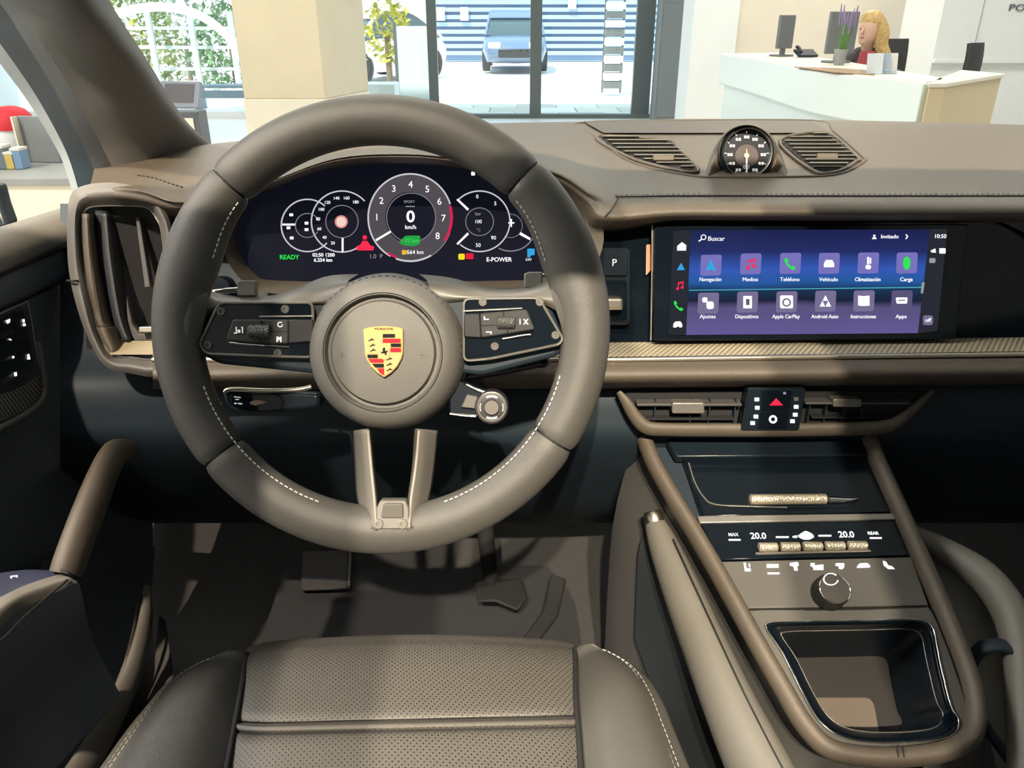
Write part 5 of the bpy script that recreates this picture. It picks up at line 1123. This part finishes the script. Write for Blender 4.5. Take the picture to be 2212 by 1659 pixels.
# seated woman
hp_ = U(1878, 66, 5.95)
pe = T('person', 'seated woman with long blonde hair and dark jacket behind the counter', 'person', (hp_.x, hp_.y, .55))
SKIN = mat('skin', (.72, .45, .33), .55); JACK = mat('jacket_dark', (.05, .048, .055), .8); RED = mat('red_top', (.50, .07, .09), .7); HAIR = mat('blonde_hair', (.60, .40, .16), .5, var=.3, vscale=60)
def skin(name, pts, edges, radii, material, parent, root=0):
    me = bpy.data.meshes.new(name); me.from_pydata([tuple(p) for p in pts], edges, []); o = link(name, me, material, parent)
    md_ = o.modifiers.new('k', 'SKIN'); md_.use_smooth_shade = True; sv = me.skin_vertices[0].data
    for i, r in enumerate(radii): sv[i].radius = r if isinstance(r, tuple) else (r, r)
    sv[root].use_root = True
    s_ = o.modifiers.new('u', 'SUBSURF'); s_.levels = 2; s_.render_levels = 2; me.shade_smooth()
    return o
hx, hy, hz = hp_
def B(x, y, z): return V((hx + x, hy + y, hz + z))
# body: pelvis, waist, chest, neck base; thighs, knees, feet; shoulders, elbows, wrists
pts = [B(.05, .10, -.66), B(.05, .08, -.48), B(.04, .07, -.30), B(.02, .05, -.18), B(.01, .03, -.11),
       B(-.06, -.02, -.66), B(-.10, -.40, -.66), B(-.10, -.42, -1.1), B(.15, -.02, -.66), B(.12, -.42, -.66), B(.12, -.44, -1.1),
       B(-.13, .04, -.22), B(-.20, -.06, -.42), B(-.16, -.28, -.36), B(.19, .08, -.22), B(.24, 0, -.44), B(.10, -.24, -.36)]
skin('body', pts, [(0, 1), (1, 2), (2, 3), (3, 4), (0, 5), (5, 6), (6, 7), (0, 8), (8, 9), (9, 10), (3, 11), (11, 12), (12, 13), (3, 14), (14, 15), (15, 16)],
     [(.15, .11), (.13, .10), (.15, .11), (.10, .07), .05, .08, .065, .05, .08, .065, .05, .06, .045, .035, .06, .045, .035], JACK, pe)
# head: lofted, turned to the left of the photo
def head_ring(z, rx, ry, oy, n=20): return [B(-rx * 0 + rx * cos(2 * pi * j / n) + oy * -.8, ry * sin(2 * pi * j / n) + oy * -.55, z) for j in range(n)]
HD = [head_ring(z, rx, ry, oy) for z, rx, ry, oy in ((-.14, .040, .040, -.01), (-.10, .042, .046, .0), (-.085, .052, .058, .018), (-.05, .064, .072, .012), (0, .074, .084, .004), (.04, .078, .090, 0), (.08, .068, .078, -.004), (.105, .042, .05, -.006), (.116, .01, .012, -.006))]
grid_mesh('head', HD, SKIN, pe, cu=True, caps=True)
fd = V((-.82, -.57, 0)).normalized(); fs_ = V((.57, -.82, 0)).normalized(); fc = V(hp_)
def face(u, z, o): return fc + fs_ * u + V((0, 0, z)) + fd * o
tube('nose', [face(0, .02, .078), face(0, -.012, .094), face(0, -.024, .082)], [.006, .011, .006], SKIN, pe, n=8)
for s in (-1, 1):
    lathe('eye', face(s * .027, .012, .068), fd, [(.009, -.004), (.009, .004), (.004, .008), (0, .009)], mat('eye_dark', (.08, .05, .04), .3), pe, n=10)
tube('mouth', [face(-.022, -.050, .070), face(0, -.048, .082), face(.022, -.050, .070)], [.003, .006, .003], mat('lips', (.48, .12, .12), .5), pe, n=8)
# hair: cap and two long falls
HR = [head_ring(z, rx, ry, oy) for z, rx, ry, oy in ((-.02, .088, .100, -.050), (.03, .092, .104, -.028), (.07, .090, .102, -.016), (.112, .074, .084, -.008), (.134, .044, .05, -.006), (.144, .01, .01, -.006))]
grid_mesh('hair_crown', HR, HAIR, pe, cu=True, caps=True)
tube('hair_fall', [B(.045, -.05, .08), B(.075, -.06, -.01), B(.085, -.06, -.10), B(.125, -.08, -.18), B(.17, -.09, -.23)], [.036, .052, .050, .046, .016], HAIR, pe, n=12, rv=[.034, .042, .036, .03, .012])
tube('hair_fall', [B(.02, .06, .08), B(.045, .08, -.01), B(.04, .07, -.12), B(.05, .04, -.20)], [.03, .05, .045, .02], HAIR, pe, n=12)
slab('red_top', [B(-.07, -.075, -.14), B(.03, -.10, -.14), B(.05, -.10, -.30), B(-.09, -.08, -.30)], (-.2, -1, .1), .02, RED, pe, bev=.006)
for sx, (wx, wy, wz) in ((-1, (-.16, -.28, -.36)), (1, (.10, -.24, -.36))):
    pal = [B(wx, wy, wz), B(wx, wy - .05, wz - .005)]; ed = [(0, 1)]; ra = [(.022, .014), (.026, .013)]
    for k, (ox, ln) in enumerate(((-.024, .045), (-.008, .055), (.008, .052), (.022, .042))):
        i0 = len(pal); pal += [B(wx + ox, wy - .075, wz), B(wx + ox, wy - .075 - ln * .6, wz - .012), B(wx + ox, wy - .075 - ln, wz - .026)]; ed += [(1, i0), (i0, i0 + 1), (i0 + 1, i0 + 2)]; ra += [.0085, .008, .007]
    i0 = len(pal); pal += [B(wx - sx * .034, wy - .035, wz - .005), B(wx - sx * .046, wy - .065, wz - .015)]; ed += [(0, i0), (i0, i0 + 1)]; ra += [.010, .008]
    skin('hand', pal, ed, ra, SKIN, pe)
# wall clutter by the doors: grey cabinet, rack, planter, bins, glass screen
def cab(name, x0, y0, x1, Y, dy, z1, material, label, cat, doors=True):
    a = YP(Y).at(x0, y0).x; b = YP(Y).at(x1, y0).x
    o = T(name, label, cat, ((a + b) / 2, Y, 0)); box('body', ((a + b) / 2, Y + dy / 2, z1 / 2), (b - a, dy, z1), material, o, bev=.01)
    if doors: box('door_panel', ((a + b) / 2, Y - .008, z1 / 2), ((b - a) * .86, .016, z1 * .9), material, o, bev=.006)
    return o
cab('display_cabinet', 1424, 100, 1476, 12.0, .4, 1.65, mat('cabinet_grey', (.24, .25, .26), .5), 'tall grey cabinet standing behind the right-hand glass door', 'cabinet')
cab('waste_bin', 732, 190, 772, 10.9, .3, .55, mat('bin_grey', (.26, .26, .27), .5), 'dark grey waste bin beside the cream column', 'bin')
cab('planter_box', 778, 160, 850, 13.5, .6, .42, mat('planter_white', (.8, .8, .78), .6), 'low white planter box outside the entrance', 'planter', False)
gx0, gx1 = YP(14.8).at(852, 60).x, YP(14.8).at(932, 60).x
gsn = T('glass_screen', 'upright frosted glass screen outside the entrance', 'glass screen', ((gx0 + gx1) / 2, 14.8, 0))
box('sheet', ((gx0 + gx1) / 2, 14.8, .65), (gx1 - gx0, .03, 1.22), mat('frosted', (.62, .68, .70), .4), gsn)
for x in (gx0, gx1): box('post', (x, 14.8, .66), (.05, .05, 1.32), FRAME, gsn)
rk = T('slatted_rack', 'tall rack of horizontal pale and dark slats outside the doors', 'rack', (YP(17).at(1326, 100).x, 17, 0))
x0, x1 = YP(17).at(1306, 100).x, YP(17).at(1346, 100).x
for i in range(12): box('slat', ((x0 + x1) / 2, 17, .16 + i * .16), (x1 - x0, .25, .13), mat('rack_pale', (.55, .55, .48), .6) if i % 2 else mat('rack_dark', (.12, .13, .13), .6), rk)
for x in (x0, x1): box('post', (x, 17.1, 1.05), (.04, .04, 2.1), FRAME, rk)
# left: shop corner seen through the driver's window
lc = U(70, 440, 3.0)
sc_ = T('low_cabinet', 'cream low display cabinet seen through the driver window', 'cabinet', (lc.x, lc.y, 0))
tz = ZP(.95); L0 = U(-200, 392, 3.1); L1 = U(168, 388, 3.1)
box('body', ((L0.x + L1.x) / 2, L0.y + .3, L0.z / 2), (L1.x - L0.x, .6, L0.z - .02), CREAM2, sc_, bev=.005)
box('top', ((L0.x + L1.x) / 2, L0.y + .3, L0.z), (L1.x - L0.x + .03, .63, .03), mat('cabinet_top_grey', (.30, .30, .29), .5), sc_, bev=.004)
zt = L0.z + .016
pf = U(108, 385, 3.45)
pf_ = T('framed_panel', 'grey framed display panel standing on the low cabinet', 'panel', (pf.x, pf.y, zt))
box('panel', (pf.x, pf.y, zt + .095), (.16, .02, .19), mat('panel_grey', (.22, .235, .24), .5), pf_, Matrix.Rotation(radians(-10), 3, 'Z'), bev=.003)
box('edge', (pf.x - .083, pf.y - .015, zt + .095), (.008, .03, .19), CREAM2, pf_, Matrix.Rotation(radians(-10), 3, 'Z'))
for i, (px, c, hh) in enumerate(((-20, (.55, .42, .25), .10), (4, (.65, .42, .08), .07), (22, (.15, .18, .22), .085), (40, (.62, .45, .12), .06), (56, (.18, .30, .48), .075))):
    q = U(px, 386, 3.3)
    o = T('model_box', ('brown', 'orange', 'charcoal', 'yellow', 'blue')[i] + ' model box in the row on the low cabinet', 'box', (q.x, q.y, zt), 'model boxes on the low cabinet')
    mm = mat('model_box_%d' % i, c, .5); box('carton', (q.x, q.y, zt + hh / 2), (.04, .06, hh), mm, o, bev=.003); box('lid', (q.x, q.y, zt + hh + .004), (.042, .062, .012), mat('lid_pale', (.7, .68, .6), .5), o, bev=.002)
cpx = U(26, 262, 3.6)
hc_ = T('red_cap', 'bright red baseball cap on a white display head', 'cap', (cpx.x, cpx.y, zt))
RC = mat('cap_red', (.62, .012, .03), .7)
lathe('crown', (cpx.x, cpx.y, cpx.z - .02), (0, 0, 1), [(.092, -.012), (.092, .015), (.085, .045), (.062, .072), (.03, .085), (0, .088)], RC, hc_, n=28)
surf('visor', [[V((cpx.x + .05 + t * .10, cpx.y + s * .085 * (1 - .35 * t * t), cpx.z - .024 - .02 * t - .03 * s * s * t)) for s in (-1, -.5, 0, .5, 1)] for t in (0, .4, .8, 1)], RC, hc_, sol=.004)
lathe('display_head', (cpx.x, cpx.y, zt), (0, 0, 1), [(.07, 0), (.05, .03), (.045, cpx.z - zt - .14), (.08, cpx.z - zt - .08), (.085, cpx.z - zt - .03)], WALLW, hc_, n=20)
# outside: ground, paving, slatted building, cars, shrubs
og = box('floor_outside', (0, 38, -.10), (70, 50, .1), mat('pale_concrete', (.80, .78, .74), .8, var=.04)); struct(og, 'sunlit pale concrete forecourt')
PV = [mat('paver_%d' % i, c, .7) for i, c in enumerate(((.62, .60, .52), (.70, .68, .62), (.50, .48, .42)))]
me0 = None
for r in range(3):
    for c in range(9):
        x = -1.75 + c * .72 + (r % 2) * .3; y = 13.15 + r * .75
        o = box('paver', (x, y, -.035), (.70, .73, .05), PV[(c * 2 + r) % 3], og, bev=.006)
bd = T('warehouse_building', 'pale blue slatted warehouse across the forecourt', 'building', (2, 30, 0))
BL = mat('slat_blue', (.30, .42, .58), .6); BLD = mat('wall_blue_dark', (.16, .24, .38), .7)
bx0, bx1 = YP(30).at(930, 50).x, YP(30).at(1420, 50).x
box('wall', ((bx0 + bx1) / 2, 30.3, 2.6), (bx1 - bx0, .4, 5.2), BLD, bd)
for i in range(22): box('slat', ((bx0 + bx1) / 2, 30.02, .25 + i * .23), (bx1 - bx0, .08, .13), BL, bd)
for px, py in ((952, 30), (1003, 30), (1236, 5)): 
    a = YP(29.9).at(px, py); box('window', a, (.28, .06, .42), mat('window_bright', (.8, .88, .92), .3), bd)
def car(name, label, cx, cy, yaw, paint, Lg=4.5, Wd=1.86, Hh=1.55, glassm=None, grp='cars parked outside'):
    t = T(name, label, 'car', (cx, cy, 0), grp); R = Matrix.Rotation(radians(yaw), 4, 'Z'); 
    def P(x, y, z): return V((cx, cy, 0)) + (R @ V((x, y, z)))
    st = [(-.5, .45, .60, .34), (-.47, .30, .78, .42), (-.40, .24, .90, .47), (-.15, .22, .96, .49), (.15, .22, .96, .50), (.38, .24, .90, .48), (.47, .30, .74, .43), (.5, .42, .60, .36)]
    sec = []
    for fx, z0, z1, w in st:
        X = fx * Lg; w *= Wd
        sec.append([P(X, -w * .9, z0), P(X, -w, (z0 + z1) / 2), P(X, -w * .94, z1 * .97), P(X, -w * .7, z1), P(X, 0, z1 * 1.01), P(X, w * .7, z1), P(X, w * .94, z1 * .97), P(X, w, (z0 + z1) / 2), P(X, w * .9, z0), P(X, 0, z0 - .02)])
    grid_mesh('body', sec, paint, t, cu=True, caps=True)
    gl = glassm or mat('car_glass_dark', (.05, .08, .09), .08)
    gs_ = [(-.40, .92, .92, .44), (-.28, .92, 1.30, .42), (-.14, .92, Hh - .04, .41), (.06, .92, Hh - .04, .41), (.16, .92, 1.36, .42), (.30, .92, .93, .44)]
    grid_mesh('greenhouse', [[P(fx * Lg, -w * Wd, z0), P(fx * Lg, -w * Wd * (1 - .22 * (z1 - .92)), z1), P(fx * Lg, w * Wd * (1 - .22 * (z1 - .92)), z1), P(fx * Lg, w * Wd, z0)] for fx, z0, z1, w in gs_], gl, t, cu=True, caps=True)
    surf('roof', [[P(fx * Lg, y * Wd, z) for y in (-.385, -.2, 0, .2, .385)] for fx, z in ((-.29, 1.30), (-.14, Hh), (.06, Hh), (.17, 1.37))], paint, t, sol=.03)
    for s in (-1, 1):
        tube('roof_pillar', [P(.30 * Lg, s * .44 * Wd, .93), P(.17 * Lg, s * .395 * Wd, 1.36), P(.06 * Lg, s * .375 * Wd, Hh - .02), P(-.14 * Lg, s * .375 * Wd, Hh - .02), P(-.29 * Lg, s * .395 * Wd, 1.28), P(-.41 * Lg, s * .44 * Wd, .92)], .04, paint, t, n=8)
        for fx in (-.31, .31):
            lathe('wheel', P(fx * Lg, s * Wd * .44, .33), R.to_3x3() @ V((0, s, 0)), [(.33, -.12), (.33, .08), (.24, .10), (.22, .07), (0, .07)], mat('tyre', (.03, .03, .032), .8), t, n=24)
        box('headlight', P(.485 * Lg, s * Wd * .30, .70), (.12, .34, .16), mat('headlight', (.9, .92, .95), .1, emit=.8), t, R.to_3x3(), bev=.03)
    box('grille', P(.50 * Lg, 0, .50), (.06, .9, .22), mat('grille_black', (.02, .02, .022), .4), t, R.to_3x3(), bev=.02)
    return t
a = YP(24).at(1112, 70); car('blue_car', 'dark blue car facing the glass doors across the forecourt', a.x, 25.5, -90, mat('paint_blue', (.10, .15, .24), .25, coat=.5))
cn_ = T('arched_canopy', 'white arched canopy frame outside the left window', 'canopy', (YP(15.5).at(370, 200).x, 15.5, 0))
CP = [(150, 200), (165, 120), (190, 70), (235, 36), (290, 20), (345, 15), (400, 22), (450, 44), (500, 88), (530, 140), (545, 200)]
tube('arch', [YP(15.5).at(*q) for q in CP], .075, mat('canopy_white', (.85, .86, .86), .4), cn_, n=10, k=5)
tube('arch', [YP(17.2).at(*q) for q in CP], .06, mat('canopy_white', (.85, .86, .86), .4), cn_, n=10, k=5)
for px in (240, 330, 420, 505):
    q = YP(16.8).at(px, 100); box('mullion', (q.x, 16.8, .75), (.10, .08, 1.5), mat('mullion_grey', (.40, .46, .44), .5), cn_)
for i, z in enumerate((.05, .45, .85, 1.2)):
    q = YP(17.1).at(380, 100); box('rail', (q.x, 17.1, z), (3.6, .05, .06), mat('mullion_grey', (.40, .46, .44), .5), cn_)
hb = T('added_bench', 'added blue-grey bench standing in for floor reflections outside the left window', 'reflection stand-in', (YP(14).at(440, 200).x, 14, 0))  # made-up bench, its blue-grey colour stands for reflections on the floor
q = YP(14).at(430, 200)
for i in range(4): box('seat_slat', (q.x, 13.85 + i * .11, .36), (2.4, .09, .04), mat('reflection_blue', (.16, .24, .30), .5), hb, bev=.008)
for dx in (-1.0, 0, 1.0): box('leg', (q.x + dx, 14.0, .17), (.07, .36, .36), mat('reflection_blue', (.16, .24, .30), .5), hb)
box('apron', (q.x, 13.82, .24), (2.4, .03, .12), mat('reflection_blue', (.16, .24, .30), .5), hb)
a = YP(21).at(800, 60); car('white_car', 'white car outside behind the white planter box', a.x, 21, -120, mat('paint_white', (.85, .86, .86), .3, coat=.5))
def shrub(px, py, Y, rx, rz, label, cols, n=420, grp='shrubs outside'):
    c = YP(Y).at(px, py); t = T('shrub', label, 'shrub', (c.x, Y, 0), grp); vs = []; fs = []
    for i in range(n):
        d = V((random.gauss(0, 1), random.gauss(0, 1), random.gauss(0, 1))).normalized() * random.uniform(.6, 1.0); p = V((c.x + d.x * rx, Y + d.y * rx * .6, c.z + d.z * rz))
        u = V((random.gauss(0, 1), random.gauss(0, 1), random.gauss(0, 1))).normalized(); w = u.cross(V((.3, .5, .8))).normalized(); s = random.uniform(.05, .12); o = len(vs)
        vs += [p - u * s, p + w * s * .5, p + u * s, p - w * s * .5]; fs.append((o, o + 1, o + 2, o + 3))
    f = mk('foliage', vs, fs, cols, t, False); f['kind'] = 'stuff'
    tube('trunk', [V((c.x, Y, -.05)), V((c.x, Y, c.z))], .06, mat('bark', (.16, .12, .08), .9), t, n=8)
GA = mat('foliage_olive', (.22, .28, .08), .8, var=.5, vscale=4); GB_ = mat('foliage_green', (.10, .22, .08), .8, var=.5, vscale=4); GC = mat('foliage_yellow', (.45, .42, .06), .8, var=.4, vscale=4)
shrub(296, 95, 18.4, 1.0, 1.15, 'olive green shrub behind the left side of the white arch', GA, 900); shrub(400, 92, 21.2, 1.4, 1.3, 'grey-green shrub behind the middle of the white arch', mat('foliage_grey', (.24, .30, .22), .8, var=.5, vscale=4), 900); shrub(500, 105, 18.4, 1.0, 1.1, 'dark green shrub behind the right side of the white arch', GB_, 800)
shrub(258, 110, 18.9, .7, .9, 'yellow flowering shrub beside the windshield pillar', GC, 260); shrub(836, 70, 16.2, .5, .6, 'small yellow-green shrub above the white planter box', GC, 200)
